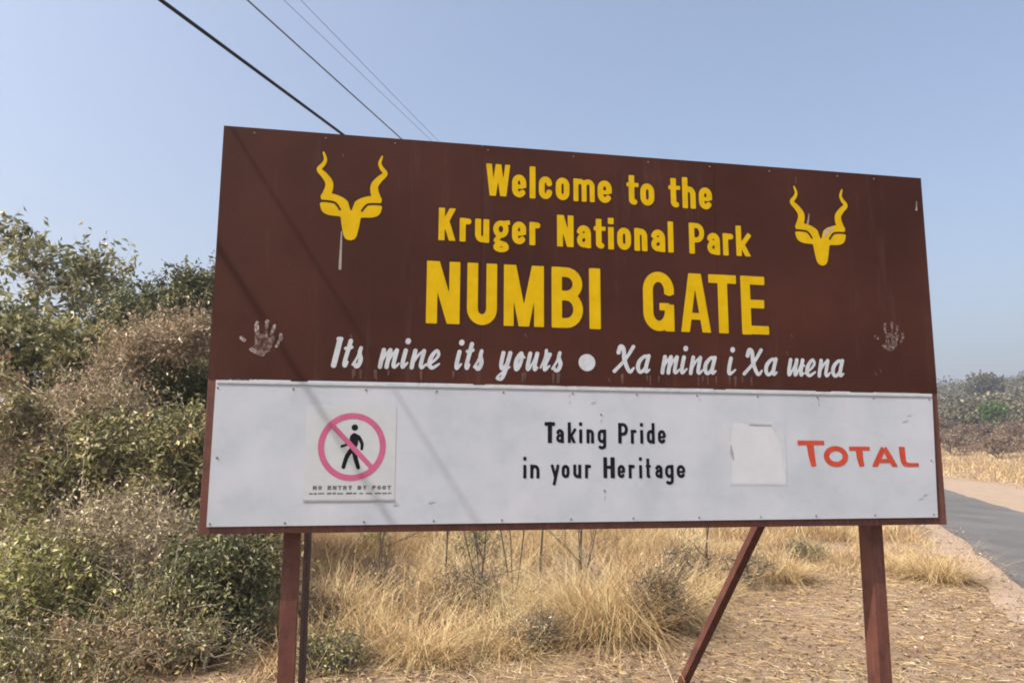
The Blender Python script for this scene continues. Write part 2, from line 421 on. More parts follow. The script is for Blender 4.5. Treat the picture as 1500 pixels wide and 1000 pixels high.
mb = NT('brown_panel_paint')
_v = mb.coord((1, 1, 1))
_c = mb.ramp(mb.noise(1.1, 5, 0.62), [(0.25, (0.026, 0.009, 0.006)), (0.5, (0.040, 0.0135, 0.009)), (0.75, (0.060, 0.020, 0.0135))])
_c = mb.mix(mb.math('MULTIPLY', mb.ramp(mb.noise(1.0, 6, 0.75, mb.coord((9, 9, 0.9))), [(0.56, (0, 0, 0)), (0.8, (1, 1, 1))]), 0.09), _c, (0.30, 0.26, 0.23))   # chalky run marks
_c = mb.mix(mb.math('MULTIPLY', mb.ramp(mb.noise(130, 2, 0.5), [(0.68, (0, 0, 0)), (0.74, (1, 1, 1))]), 0.25), _c, (0.25, 0.2, 0.17))      # specks
mb.base(_c, 0.48); mb.b.inputs['Specular IOR Level'].default_value = 0.10
mb.bump(mb.noise(1.7, 2, 0.5), 0.01, 0.6); M_BROWN = mb.m

mw = NT('white_panel_paint')
_c = mw.ramp(mw.noise(3.2, 5, 0.6), [(0.3, (0.30, 0.335, 0.375)), (0.5, (0.345, 0.375, 0.42)), (0.72, (0.39, 0.41, 0.455))])
_c = mw.mix(mw.math('MULTIPLY', mw.ramp(mw.noise(7.5, 6, 0.7), [(0.52, (0, 0, 0)), (0.72, (1, 1, 1))]), 0.2), _c, (0.22, 0.235, 0.25))
_c = mw.mix(mw.math('MULTIPLY', mw.ramp(mw.noise(1.2, 6, 0.7, mw.coord((12, 12, 0.8))), [(0.55, (0, 0, 0)), (0.8, (1, 1, 1))]), 0.12), _c, (0.30, 0.29, 0.29))
mw.base(_c, 0.45); mw.bump(mw.noise(2.2, 2, 0.5), 0.012, 0.5); M_WHITE = mw.m

M_YEL = paint('yellow_lettering', (0.46, 0.30, 0.001), 0.5, 0.22, 16)
M_YEL.node_tree.nodes['Principled BSDF'].inputs['Specular IOR Level'].default_value = .08
M_SCRIPT = paint('white_lettering', (0.375, 0.405, 0.44), 0.55, 0.35, 22)
M_BLACK = paint('black_lettering', (0.007, 0.007, 0.009), 0.6, 0.3, 30)
M_BLACK.node_tree.nodes['Principled BSDF'].inputs['Specular IOR Level'].default_value = .08
M_RED = paint('red_lettering', (0.37, 0.046, 0.02), 0.5, 0.35, 18)
M_PINK = paint('faded_red_print', (0.36, 0.078, 0.165), 0.5, 0.25, 20)
M_STICK = paint('sticker_vinyl', (0.36, 0.385, 0.405), 0.35, 0.12, 12)
M_PAPER = paint('old_paper', (0.36, 0.385, 0.425), 0.8, 0.2, 14, 0.01)
M_CHALK = paint('chalky_smear', (0.25, 0.21, 0.20), 0.9, 0.5, 60)
def dusty(name, c, scale, lo, hi):
    """patchy dry smear: the panel shows through the gaps"""
    m = NT(name); m.base(c, .95); tr = m.n('ShaderNodeBsdfTransparent'); mx = m.n('ShaderNodeMixShader')
    k = m.ramp(m.noise(scale, 5, .75), [(lo, (0, 0, 0)), (hi, (1, 1, 1))]); m.l(k, mx.inputs[0]); m.l(tr.outputs[0], mx.inputs[1]); m.l(m.b.outputs[0], mx.inputs[2])
    m.l(mx.outputs[0], m.t.nodes['Material Output'].inputs['Surface']); m.b.inputs['Specular IOR Level'].default_value = .1
    return m.m
M_DUST = dusty('pale_hand_dust', (.33, .285, .27), 55, .34, .62)
M_PALM = dusty('thin_hand_dust', (.26, .20, .185), 42, .42, .75)
M_DUST_OLD = paint('pale_hand_dust', (0.25, 0.205, 0.185), 0.9, 0.6, 40)
M_FAINT = paint('faint_hand_dust', (0.085, 0.045, 0.037), 0.9, 0.6, 50)
M_SHADED = paint('shaded_rusted_metal', (.028, .013, .011), .7, .5, 20)  # rear post: rust colour darkened to carry the shade on its visible side
M_RIVET = paint('rivet_metal', (0.16, 0.13, 0.12), 0.4, 0.5, 60)
M_GREY = paint('grey_dirt', (0.25, 0.25, 0.26), 0.7, 0.4, 40)

def sbox(name, mat, u0, u1, y0, y1, z0, z1, bev=0.0, parent=None):
    return MB().box(u0 - SW / 2, u1 - SW / 2, y0, y1, SZ + z0, SZ + z1, bev).build(name, mat, parent or sign)

ZP = 0.683
third = SW / 3
for i in range(3):                                        # three brown sheets, the seams show faintly
    sbox('brown_panel', M_BROWN, third * i + (0.0008 if i else 0), third * (i + 1) - (0.0008 if i < 2 else 0), 0.0, 0.0025, ZP, SH, 0.0)
fr = MB()                                                 # angle-iron frame
fw = 0.05
fr.box(-SW / 2, -SW / 2 + fw, 0.0035, 0.075, SZ, SZ + SH - 0.004, 0.003)
fr.box(SW / 2 - fw, SW / 2, 0.0035, 0.075, SZ, SZ + SH - 0.004, 0.003)
fr.box(-SW / 2 + fw, SW / 2 - fw, 0.0045, 0.073, SZ + 0.001, SZ + fw, 0.003)
fr.box(-SW / 2 + fw, SW / 2 - fw, 0.0045, 0.073, SZ + SH - fw, SZ + SH - 0.005, 0.003)
fr.build('frame', M_FRAME, sign)
for i in (1, 2): sbox('mullion', M_FRAME, third * i - .025, third * i + .025, 0.0036, 0.04, .055, SH - .056, 0.0)
for z in (0.22, 0.95, 1.62):
    sbox('rail', M_FRAME, 0.06, SW - 0.06, 0.074, 0.098, z, z + 0.05, 0.003)

# white lower board: a slightly skewed sheet with a folded upper lip
wb = MB()
pw = [(0.034, 0.034), (3.634, 0.038), (3.655, 0.679), (0.036, 0.677)]
vs = [(u - SW / 2, y, SZ + z) for y in (-0.006, -0.0005) for u, z in pw]
wb.add(vs, [(0, 1, 2, 3), (7, 6, 5, 4), (0, 4, 5, 1), (1, 5, 6, 2), (2, 6, 7, 3), (3, 7, 4, 0)])
wb.build('white_board', M_WHITE, sign)
lip = MB(); lip.box(0.04 - SW / 2, 3.65 - SW / 2, -0.0105, -0.0065, SZ + 0.662, SZ + 0.676, 0.0015); lip.build('board_lip', paint('lip_white', (0.36, 0.385, 0.41), 0.4, 0.3, 20), sign)

# posts, rear posts and brace
sbox('post', M_FRAME, 0.348, 0.424, 0.100, 0.145, -SZ - 0.4, 1.66, 0.004)
sbox('post', M_FRAME, 3.318, 3.388, 0.100, 0.205, -SZ - 0.4, 1.66, 0.004)
sbox('rear_post', M_SHADED, 0.404, 0.426, 0.500, 0.700, -SZ - 0.4, 0.62, 0.003)
MB().bar((0.412 - SW / 2, 0.15, SZ + 0.60), (0.412 - SW / 2, 0.60, SZ + 0.585), 0.03, 0.03).build('tie_bar', M_FRAME, sign)
MB().bar((BR_A[0] - SW / 2, BR_A[1], SZ + BR_A[2]), (BR_B[0] - SW / 2, BR_B[1], SZ + BR_B[2]), 0.052, 0.052, (1, 0, 0)).build('brace', M_FRAME, sign)

# lettering
TXT, TW = -0.0013, -0.0073
L1 = [('W', 1.251, 1.373), ('e', 1.382, 1.454), ('l', 1.47, 1.503), ('c', 1.519, 1.587), ('o', 1.606, 1.677), ('m', 1.696, 1.811), ('e', 1.825, 1.9), ('t', 1.98, 2.042), ('o', 2.053, 2.128), ('t', 2.207, 2.269), ('h', 2.282, 2.355), ('e', 2.373, 2.446)]
L2 = [('K', 1.02, 1.105), ('r', 1.123, 1.185), ('u', 1.199, 1.269), ('g', 1.287, 1.371), ('e', 1.383, 1.454), ('r', 1.471, 1.531), ('N', 1.612, 1.697), ('a', 1.713, 1.787), ('t', 1.803, 1.863), ('i', 1.873, 1.911), ('o', 1.925, 1.998), ('n', 2.016, 2.085), ('a', 2.105, 2.181), ('l', 2.193, 2.23), ('P', 2.312, 2.397), ('a', 2.41, 2.481), ('r', 2.498, 2.562), ('k', 2.572, 2.649)]
L3 = [('N', 0.968, 1.129), ('U', 1.164, 1.31), ('M', 1.344, 1.544), ('B', 1.583, 1.744), ('I', 1.775, 1.833), ('G', 2.056, 2.221), ('A', 2.254, 2.417), ('T', 2.41, 2.562), ('E', 2.587, 2.735)]
write(L1, 1.620, .165, .118, .045, .0148, 'lettering', M_YEL, sign, TXT)
write(L2, 1.379, .163, .116, .045, .0148, 'lettering', M_YEL, sign, TXT)
write(L3, 0.9685, .305, .2, .05, .0262, 'lettering', M_YEL, sign, TXT, special={'A': .024, 'E': .026, 'M': .0245})
L4 = [('I', .54, .577), ('t', .581, .629), ('s', .631, .687), ('m', .748, .843), ('i', .849, .894), ('n', .894, .975), ('e', .975, 1.044), ('i', 1.104, 1.148), ('t', 1.15, 1.198), ('s', 1.2, 1.255), ('y', 1.317, 1.386), ('o', 1.389, 1.449), ('u', 1.449, 1.523), ('r', 1.523, 1.582), ('s', 1.582, 1.644),
      ('X', 1.896, 2.005), ('a', 2.007, 2.088), ('m', 2.138, 2.236), ('i', 2.236, 2.287), ('n', 2.287, 2.365), ('a', 2.362, 2.44), ('i', 2.485, 2.548), ('X', 2.584, 2.691), ('a', 2.694, 2.775), ('w', 2.822, 2.924), ('e', 2.924, 2.994), ('n', 2.994, 3.071), ('a', 3.071, 3.152)]
write(L4, .746, .144, .097, .048, .0096, 'lettering', M_SCRIPT, sign, TXT, style=brush, h=.0025, slope=.0033, u_ref=.54)
D_ = Flat(); D_.strokes([('s', [(1.760, .7995), (1.7605, .7995)], .042, 'r')]); D_.build('painted_dot', M_SCRIPT, sign, TXT)
B1 = [('T', 1.546, 1.596), ('a', 1.601, 1.64), ('k', 1.659, 1.698), ('i', 1.714, 1.733), ('n', 1.752, 1.79), ('q', 1.808, 1.851), ('P', 1.912, 1.963), ('r', 1.976, 2.009), ('i', 2.023, 2.041), ('d', 2.058, 2.099), ('e', 2.115, 2.156)]
B2 = [('i', 1.439, 1.459), ('n', 1.475, 1.52), ('y', 1.573, 1.619), ('o', 1.628, 1.667), ('u', 1.685, 1.725), ('r', 1.743, 1.777), ('H', 1.835, 1.891), ('e', 1.906, 1.944), ('r', 1.962, 1.997), ('i', 2.013, 2.033), ('t', 2.05, 2.075), ('a', 2.097, 2.135), ('q', 2.148, 2.192), ('e', 2.208, 2.253)]
write(B1, .408, .0985, .066, .03, .0078, 'lettering', M_BLACK, sign, TW, h=.002, special={'T': .0105, 'P': .0088})
write(B2, .2415, .0995, .063, .032, .0076, 'lettering', M_BLACK, sign, TW, h=.002, special={'H': .0095})

def total(u0, u1, z, H, c, F):
    w_ = u1 - u0; P = lambda x, y: (u0 + x * w_, z + y * H)
    if c == 'T':
        rb = .0118 if H > .12 else .0105
        F.strokes([('s', [(u0, z + H - rb), (u1, z + H - rb * .95)], [rb * 1.05, rb * .92], 'b'), ('s', [P(.46, .97), P(.5, .45), P(.57, .02)], [.0195, .018, .014], 'b')], h=.002, clip=(u0, u1, z, z + H))
    elif c == 'O': F.strokes([('s', arc((u0 + u1) / 2, z + H / 2, w_ / 2 - .0145, H / 2 - .0125, 0, 360, 32), [.0155, .0125, .0155, .0125, .0155], 'r')], h=.002)
    elif c == 'A': F.strokes([('s', [P(.06, -.05), P(.3, .5), P(.48, .93)], [.0145, .0155, .0135], 'b'), ('s', [P(.94, -.05), P(.7, .5), P(.52, .93)], [.0145, .0155, .0135], 'b'), ('s', [P(.25, .29), P(.75, .29)], .0105, 'b')], h=.002, clip=(u0, u1, z, z + H))
    else: F.strokes([('s', smooth([P(.14, 1.0), P(.16, .5), P(.2, .24), P(.32, .13), P(.55, .1), P(1.0, .1)]), [.0175, .0165, .014, .0105, .0095], 'b')], h=.002, clip=(u0 - .02, u1, z - .01, z + H))
FT = Flat()
for c, a, b, H in (('T', 2.861, 3.009, .132), ('O', 3.004, 3.139, .105), ('T', 3.148, 3.266, .103), ('A', 3.276, 3.418, .104), ('L', 3.436, 3.544, .103)):
    total(a, b, .2965, H, c, FT)
FT.build('lettering', M_RED, sign, TW)

# antelope-head emblems
def emblem(cu, cz, kx, kz):
    """drawn in a 1000-unit square, centre 398, chin 722"""
    q = lambda x, y: (cu + (x - 398) * kx, cz + (722 - y) * kz)
    add, sub = [], []
    for s in (-1, 1):
        m = lambda pts: [q(398 + s * x, y) for x, y in pts]
        add.append(('s', smooth(m([(205, 112), (190, 160), (203, 195), (230, 235), (193, 275), (160, 320), (158, 365), (178, 425)]), 6), [6.5 * kx, 11 * kx, 14 * kx, 17 * kx, 22 * kx, 26 * kx, 28 * kx, 31 * kx], 'r'))
        add.append(('s', smooth(m([(180, 428), (110, 437), (50, 468), (18, 535)]), 6), [32 * kx, 30 * kx, 30 * kx, 30 * kx], 'r'))
        add.append(('p', smooth(m([(20, 490), (90, 478), (150, 468), (210, 470), (210, 500), (196, 532), (160, 552), (100, 558), (20, 556), (20, 490)]), 4)))
        sub.append(('s', smooth(m([(225, 456), (130, 460), (100, 478), (76, 512)]), 5), [8 * kx, 8 * kx, 9 * kx, 8 * kx], 'r'))
    add.append(('p', [q(*p) for p in [(326, 520), (398, 505), (470, 520), (468, 560), (455, 640), (444, 690), (430, 713), (410, 723), (386, 723), (366, 713), (352, 690), (341, 640), (328, 560)]]))
    sub.append(('p', [q(372, 445), q(424, 445), q(403, 512), q(393, 512)]))
    F = Flat(); F.strokes(add, sub, h=.0025); return F.build('antelope_emblem', M_YEL, sign, TXT)
kz_ = (1.7862 - 1.3559) / 617.0
emblem(.6005, 1.3559, .3485 / 515, kz_)
emblem(3.0595, 1.3522, .3545 / 515, kz_)

# round no-walking notice stuck on the white board
ST = sbox('no_walking_notice', M_STICK, .437, .842, -.0070, -.0061, .144, .572, .0)
PR = Flat(); cu, cz = .6445, .384
PR.strokes([('s', arc(cu, cz, .1385, .1405, 0, 360, 40), .0135, 'r'), ('s', [(cu - .095, cz + .1), (cu + .093, cz - .096)], .0115, 'b')], h=.0025)
PR.build('prohibition_ring', M_PINK, ST, -.0078)
k9 = lambda x, y: (cu + (x - 505) * .15 / 293, cz + (435 - y) * .156 / 295)
PW = Flat()
Q = lambda pts, r, n=5: ('s', smooth([k9(*p) for p in pts], n), [z * .00052 for z in r], 'r')
PW.strokes([Q([(523, 270), (524, 270)], [28, 28]), Q([(520, 345), (522, 400), (512, 450)], [28, 36, 24]), Q([(515, 350), (535, 345), (560, 360)], [20, 22, 18]),
            Q([(560, 352), (590, 405), (590, 455)], [17, 15, 12]), Q([(500, 350), (485, 400), (455, 418), (415, 432)], [16, 13, 12, 12]),
            Q([(505, 455), (462, 520), (436, 608)], [22, 19, 17]), Q([(520, 460), (538, 530), (565, 612)], [22, 20, 17])], h=.0022)
PW.build('walking_figure', M_BLACK, ST, -.0074)
CP = Flat()
xs = .478
for word in ('NO', 'ENTRY', 'BY', 'FOOT'):
    for c in word:
        S, cl = gothic(c, .0175, .0185, .013, .004, .0032)
        CP.strokes([(t, [(px + xs, py + .191) for px, py in p], q, cp) for t, p, q, cp in S], h=.0012, clip=(xs - .01, xs + .03, .191 + cl[0], .191 + cl[1]) if cl else None)
        xs += .0228
    xs += .019
rs = random.Random(4); xs = .463
while xs < .815:                                          # second caption line: too small to read
    L = rs.uniform(.012, .03); CP.strokes([('s', [(xs, .1745), (xs + L, .1745 + rs.uniform(-.001, .001))], rs.uniform(.0026, .0042), 'b')], h=.0014); xs += L + rs.choice((.004, .005, .013))
CP.build('caption', paint('grey_print', (.09, .09, .095), .5, .4, 60), ST, -.0074)
sbox('curled_edge', paint('shaded_vinyl', (0.2805, 0.2805, 0.2890), .5, .2, 20), .437, .842, -.0100, -.0072, .141, .149, .0, ST)  # edge in a darker vinyl grey, with its shadow strip put into the colour

# torn blank paper patch
PP = sbox('paper_patch', M_PAPER, 2.487, 2.795, -.0069, -.0061, .204, .519, .0)
F = Flat(); F.strokes([('p', [(2.52, .512), (2.60, .508), (2.60, .497), (2.72, .495), (2.735, .47), (2.77, .40), (2.775, .28), (2.79, .25), (2.787, .213), (2.50, .213), (2.497, .32), (2.515, .36), (2.495, .42)])], h=.004)
F.build('paper_layer', paint('paper_light', (.40, .42, .45), .85, .12, 9), PP, -.0073)
for p_, r_w in (([(2.605, .505), (2.66, .5025), (2.72, .503)], [.004, .006, .004]), ([(2.497, .40), (2.502, .36), (2.51, .33)], [.003, .008, .004])):
    F = Flat(); F.strokes([('s', p_, r_w, 'r')], h=.002); F.build('paper_tear', M_GREY, PP, -.0077)

# hand prints, drips, smears
def hand(name, cu, cz, k, mat, mat2):
    P = lambda x, y: (cu + (x - 440) * k, cz + (420 - y) * k)
    Z = lambda pts, r: ('s', [P(*p) for p in pts], [a * k for a in r], 'r')
    for st in (Z([(408, 192), (406, 225), (413, 278)], [13, 18, 15]), Z([(486, 182), (484, 228)], [17, 12]), Z([(545, 215), (525, 280)], [13, 12]),
               Z([(596, 288), (600, 318), (584, 340), (568, 380)], [14, 13, 9, 12]), Z([(375, 412), (400, 425)], [15, 17])):
        F = Flat(); F.strokes([st], h=.002); F.build(name, mat, sign, TXT)
    F = Flat(); F.strokes([Z([(293, 320), (318, 340)], [14, 15])], h=.002); F.build('hand_print_thumb', mat, sign, TXT)
    F = Flat()
    F.strokes([Z([(410, 310), (415, 380)], [16, 14]), Z([(430, 300), (470, 300)], [13, 12]), Z([(500, 320), (495, 390), (455, 440)], [34, 36, 26]), Z([(420, 320), (425, 400)], [24, 22]), Z([(450, 300), (540, 315)], [18, 20]), Z([(400, 400), (425, 435)], [22, 20]), Z([(520, 370), (500, 420)], [14, 12]), Z([(420, 445), (470, 455)], [9, 10]), Z([(540, 330), (520, 360)], [10, 12]), Z([(482, 240), (484, 285)], [9, 8])], h=.002)
    F.build('hand_print_palm', mat2, sign, TXT - .0002)
hand('hand_print', .2165, .815, .00057, M_DUST, M_PALM)
hand('hand_print', 3.4235, .925, .00054, dusty('faded_hand_dust', (.27, .22, .205), 55, .40, .72), M_PALM)
def drip(pts, r, mat=M_CHALK, y=TXT - .0004):
    F = Flat(); F.strokes([('s', pts, r, 'r')], h=.0018); F.build('paint_drip', mat, sign, y)
drip([(.5605, 1.395), (.5600, 1.30), (.5595, 1.215)], [.003, .005, .0065])
drip([(2.998, 1.632), (2.992, 1.60), (2.987, 1.578)], [.002, .004, .006])
drip([(3.652, 1.742), (3.650, 1.715), (3.648, 1.694)], [.002, .003, .006])
drip([(3.082, 1.515), (3.10, 1.545), (3.13, 1.556)], [.008, .011, .009], paint('bird_dropping', (.33, .27, .18), .8, .4, 60))
drip([(2.93, 1.80), (2.931, 1.83)], [.004, .003], M_FAINT)
for u, z in ((.62, .90), (1.45, .93), (2.83, .88), (2.86, .97), (3.36, .80), (3.33, .785), (.55, 1.78), (1.87, .72)):
    drip([(u, z), (u + .006, z - .012)], [.004, .003], M_FAINT)
rs = random.Random(8)
for i in range(26):                                       # chalky wash-off below the script line
    u = rs.choice((rs.uniform(.55, 1.65), rs.uniform(1.9, 3.1))); z = .735 + .0033 * (u - .54)
    drip([(u, z), (u + rs.uniform(-.002, .002), z - rs.uniform(.02, .045))], [rs.uniform(.004, .009), .003], M_FAINT)
for u, z, L in ((3.50, .56, .02), (3.47, .53, .03), (3.56, .15, .02), (3.53, .13, .025), (1.0, .13, .03), (.84, .12, .02), (1.78, .6, .02)):
    drip([(u, z), (u + L, z + .006)], [.004, .002], paint('scuff', (.30, .31, .33), .7, .3, 70), TW - .0002)

# rivets
def rivet(u, z, y, r=.0052):
    n = 8; vs = [(u - SW / 2 + r * math.cos(2 * PI * k / n), y, SZ + z + r * math.sin(2 * PI * k / n)) for k in range(n)]
    vs += [(u - SW / 2 + r * .6 * math.cos(2 * PI * k / n), y - .003, SZ + z + r * .6 * math.sin(2 * PI * k / n)) for k in range(n)]
    MB().add(vs, [tuple(range(n, 2 * n))] + [(k, (k + 1) % n, n + (k + 1) % n, n + k) for k in range(n)]).build('rivet', M_RIVET, sign)
for i in range(12):
    rivet(.052 + i * .3255 + rs.uniform(-.012, .012), .6425 + .002 * i / 3, -.0062)
    rivet(.052 + i * .3225 + rs.uniform(-.014, .014), .047 + .0006 * i, -.0062)
for u, z in ((.06, .3325), (1.8275, .5457), (1.84, .1823), (3.62, .33)): rivet(u, z, -.0062)
_rust = dusty('rust_weep', (.22, .13, .08), 70, .45, .8)
for u, z, L in ((.37, .636, .05), (1.02, .638, .035), (1.67, .64, .06), (2.34, .645, .03), (2.99, .645, .05), (1.8275, .54, .04), (1.84, .176, .04)):
    F = Flat(); F.strokes([('s', [(u, z), (u + .002, z - L)], [.0045, .002], 'r')], h=.0018); F.build('rust_weep', _rust, sign, TW - .0002)
for u in (.14, .47, .80, 1.26, 1.70, 2.10, 2.44, 2.78, 3.18, 3.40): rivet(u, 1.855, -.0002, .0045)
# ------------------------------------------------------------------ ground
RD_N = lambda y: 6.35 + .445 * (y - 9.8)                  # near and far edges of the tarmac
RD_F = lambda y: 13.7 + .40 * (y - 20.4) if y > 20.4 else 13.7 + .445 * (y - 20.4)
RNG = np.random.default_rng(5)

def vnoise(x, y, s, seed=0):
    """smooth value noise on arrays"""
    x = np.asarray(x, float) / s; y = np.asarray(y, float) / s
    xi, yi = np.floor(x), np.floor(y); fx, fy = x - xi, y - yi
    fx, fy = fx * fx * (3 - 2 * fx), fy * fy * (3 - 2 * fy)
    h = lambda a, b: np.modf(np.abs(np.sin(a * 127.1 + b * 311.7 + seed * 17.3) * 43758.5453))[0]
    return (h(xi, yi) * (1 - fx) + h(xi + 1, yi) * fx) * (1 - fy) + (h(xi, yi + 1) * (1 - fx) + h(xi + 1, yi + 1) * fx) * fy

def sstep(a, b, x): t = np.clip((x - a) / (b - a), 0, 1); return t * t * (3 - 2 * t)

def ground_z(x, y):
    x = np.asarray(x, float); y = np.asarray(y, float)
    r = np.hypot(x, y); th = np.arctan2(x, y)
    rise = 27.5 + 5 * np.sin(th * 5 + 1.3) + 4 * np.sin(th * 13) - 14 * sstep(.1, -.7, th)
    front = sstep(1.9, 1.0, np.abs(th))
    z = rise * front * sstep(30, 400, r) * (1 - .9 * sstep(600, 2200, r))
    z += (vnoise(x, y, 26, 3) - .5) * 3.0 * sstep(45, 120, r) + (vnoise(x, y, 90, 4) - .5) * 9 * sstep(90, 250, r)
    q = (x - 13.7 - .42 * (y - 20.4)) / 1.085                # metres beyond the far edge of the road
    z += 1.3 * sstep(4, 26, q) * (1 - sstep(80, 160, r))
    near = (1 - sstep(20, 40, r))
    onroad = sstep(-6.2, -5.2, q - 2.2) * (1 - sstep(0, 5, q))
    z += ((vnoise(x, y, 1.1, 1) - .5) * .07 + (vnoise(x, y, .35, 2) - .5) * .025) * near * (1 - onroad)
    return z
gz = lambda x, y: float(ground_z(x, y))

mg = NT('dry_ground')
_v = mg.coord()
_c = mg.ramp(mg.noise(1.3, 6, 0.7), [(0.28, (0.15, 0.10, 0.062)), (0.45, (0.24, 0.17, 0.108)), (0.6, (0.305, 0.225, 0.148)), (0.78, (0.38, 0.29, 0.195))])
_c = mg.mix(mg.ramp(mg.noise(26, 5, 0.75), [(0.45, (0, 0, 0)), (0.7, (1, 1, 1))]), _c, (0.15, 0.095, 0.06))
_c = mg.mix(mg.math('MULTIPLY', mg.ramp(mg.noise(0.45, 4, 0.6), [(0.52, (0, 0, 0)), (0.68, (1, 1, 1))]), .6), _c, (0.275, 0.19, 0.122))
_c = mg.mix(mg.math('MULTIPLY', mg.ramp(mg.noise(90, 3, 0.7), [(0.55, (0, 0, 0)), (0.7, (1, 1, 1))]), .6), _c, (0.42, 0.34, 0.25))
# farther off the land is grown with grey-brown scrub
_g = mg.n('ShaderNodeNewGeometry'); _len = mg.n('ShaderNodeVectorMath', operation='LENGTH'); mg.l(_g.outputs['Position'], _len.inputs[0])
_far = mg.n('ShaderNodeMapRange'); _far.inputs[1].default_value = 50; _far.inputs[2].default_value = 130; mg.l(_len.outputs['Value'], _far.inputs[0])
_s = mg.ramp(mg.noise(.09, 6, 0.7), [(0.3, (0.06, 0.058, 0.035)), (0.5, (0.12, 0.10, 0.06)), (0.7, (0.20, 0.155, 0.095))])
_c = mg.mix(_far.outputs[0], _c, _s)
mg.base(_c, 0.95); mg.bump(mg.noise(38, 5, 0.75), 0.03, 0.8); M_GROUND = mg.m

def build_ground():
    rs = np.concatenate([[0.0], np.geomspace(0.6, 3200, 190)])
    th = np.radians(np.concatenate([np.arange(-180, -50, 4.0), np.arange(-50, 50, .6), np.arange(50, 180, 4.0)]))
    R, T = np.meshgrid(rs[1:], th, indexing='ij')
    X, Y = R * np.sin(T), R * np.cos(T)
    V = np.stack([X, Y, ground_z(X, Y)], -1).reshape(-1, 3); nr, na = R.shape
    i, j = np.meshgrid(np.arange(nr - 1), np.arange(na), indexing='ij'); j2 = (j + 1) % na
    F = np.stack([i * na + j, (i + 1) * na + j, (i + 1) * na + j2, i * na + j2], -1).reshape(-1, 4)[:, ::-1]
    V = np.vstack([V, [[0, 0, gz(0, 0)]]]); c = len(V) - 1
    me = bpy.data.meshes.new('ground')
    F3 = [(c, (k + 1) % na, k) for k in range(na)]
    me.from_pydata(V.tolist(), [], F.tolist() + F3); me.update()
    me.polygons.foreach_set('use_smooth', [True] * len(me.polygons))
    return tag(link('ground', me, M_GROUND), kind='structure')
build_ground()

def strip(name, ea, eb, y0, y1, dy, lift, mat, nx=10, rag=0.0, seed=0):
    ys = np.arange(y0, y1, dy); V = []
    for k, y in enumerate(ys):
        a = ea(y) + rag * (vnoise(y, 0, .9, seed) - .5) * 2 + rag * .5 * (vnoise(y, 0, .25, seed + 3) - .5)
        b = eb(y) + rag * (vnoise(y, 9, .9, seed) - .5) * 2
        for i in range(nx + 1):
            x = a + (b - a) * i / nx; V.append((x, y, gz(x, y) + lift))
    n = nx + 1
    F = [(k * n + i, k * n + i + 1, (k + 1) * n + i + 1, (k + 1) * n + i) for k in range(len(ys) - 1) for i in range(nx)]
    return tag(link(name, np_mesh(name, np.array(V), np.array(F), smooth=True), mat), kind='structure')

msn = NT('pale_sand')
_c = msn.ramp(msn.noise(1.8, 5, .7), [(.3, (.205, .148, .105)), (.5, (.265, .20, .148)), (.75, (.31, .24, .18))])
_c = msn.mix(msn.math('MULTIPLY', msn.ramp(msn.noise(30, 4, .8), [(.5, (0, 0, 0)), (.7, (1, 1, 1))]), .5), _c, (.33, .25, .17))
msn.base(_c, .95); msn.bump(msn.noise(40, 4), .02, .7)
mrd = NT('worn_tarmac')
_c = mrd.ramp(mrd.noise(.55, 6, .68, mrd.coord((1.6, .6, 1))), [(.3, (.06, .06, .062)), (.5, (.098, .095, .093)), (.72, (.14, .131, .122))])
_c = mrd.mix(mrd.math('MULTIPLY', mrd.noise(160, 2, .6), .35), _c, (.06, .06, .062))
mrd.base(_c, .85); mrd.bump(mrd.noise(150, 3), .004, .6)
strip('road_shoulder', lambda y: RD_N(y) - (.62 + .06 * math.sin(y * .7)), lambda y: RD_F(y) + float(np.interp(y, [0, 20, 34, 44, 60], [3.2, 3.4, 3.4, 1.3, .5])) + .3 * math.sin(y * .4), -14, 120, .22, .012, msn.m, 16, .2, 4)
strip('road', RD_N, RD_F, -14, 130, .22, .022, mrd.m, 10, .06, 2)

# ------------------------------------------------------------------ plant builders
def ribbon(base, az, length, lean, droop, width, rng, nseg=4, crook=.19):
    """curved, crooked grass blades: arrays -> vertices, faces"""
    n = len(base); t = np.linspace(0, 1, nseg + 1)
    d = np.stack([np.cos(az), np.sin(az), np.zeros(n)], -1)
    side = np.stack([-np.sin(az + rng.normal(0, .9, n)), np.cos(az), np.zeros(n)], -1)
    side /= np.linalg.norm(side, axis=1, keepdims=True)
    V = np.zeros((n, nseg + 1, 2, 3)); off = np.zeros((n, 3)); kink = rng.integers(1, nseg + 3, n)
    for k, s in enumerate(t):
        out = (lean * s + droop * s * s) * length; up = length * s * (1 - .35 * droop * s) * np.sqrt(np.clip(1 - np.minimum(lean, .95) ** 2 * .8, .1, 1))
        if k: off += rng.normal(0, crook / nseg ** .5, (n, 3)) * length[:, None] * np.array([1, 1, .45])
        br = (k >= kink) * (k - kink + 1) / nseg                      # broken stalks hang over
        c = base + d * (out + br * length * .55)[:, None] + off; c[:, 2] += up - br * length * 1.25
        wd = width * (1 - .85 * s)
        V[:, k, 0] = c - side * wd[:, None] / 2; V[:, k, 1] = c + side * wd[:, None] / 2
    V[..., 2] = np.maximum(V[..., 2], base[:, 2][:, None, None] - .01)
    idx = np.arange(n) * (nseg + 1) * 2
    F = np.stack([np.stack([idx + 2 * k, idx + 2 * k + 1, idx + 2 * k + 3, idx + 2 * k + 2], -1) for k in range(nseg)], 1).reshape(-1, 4)
    return V.reshape(-1, 3), F

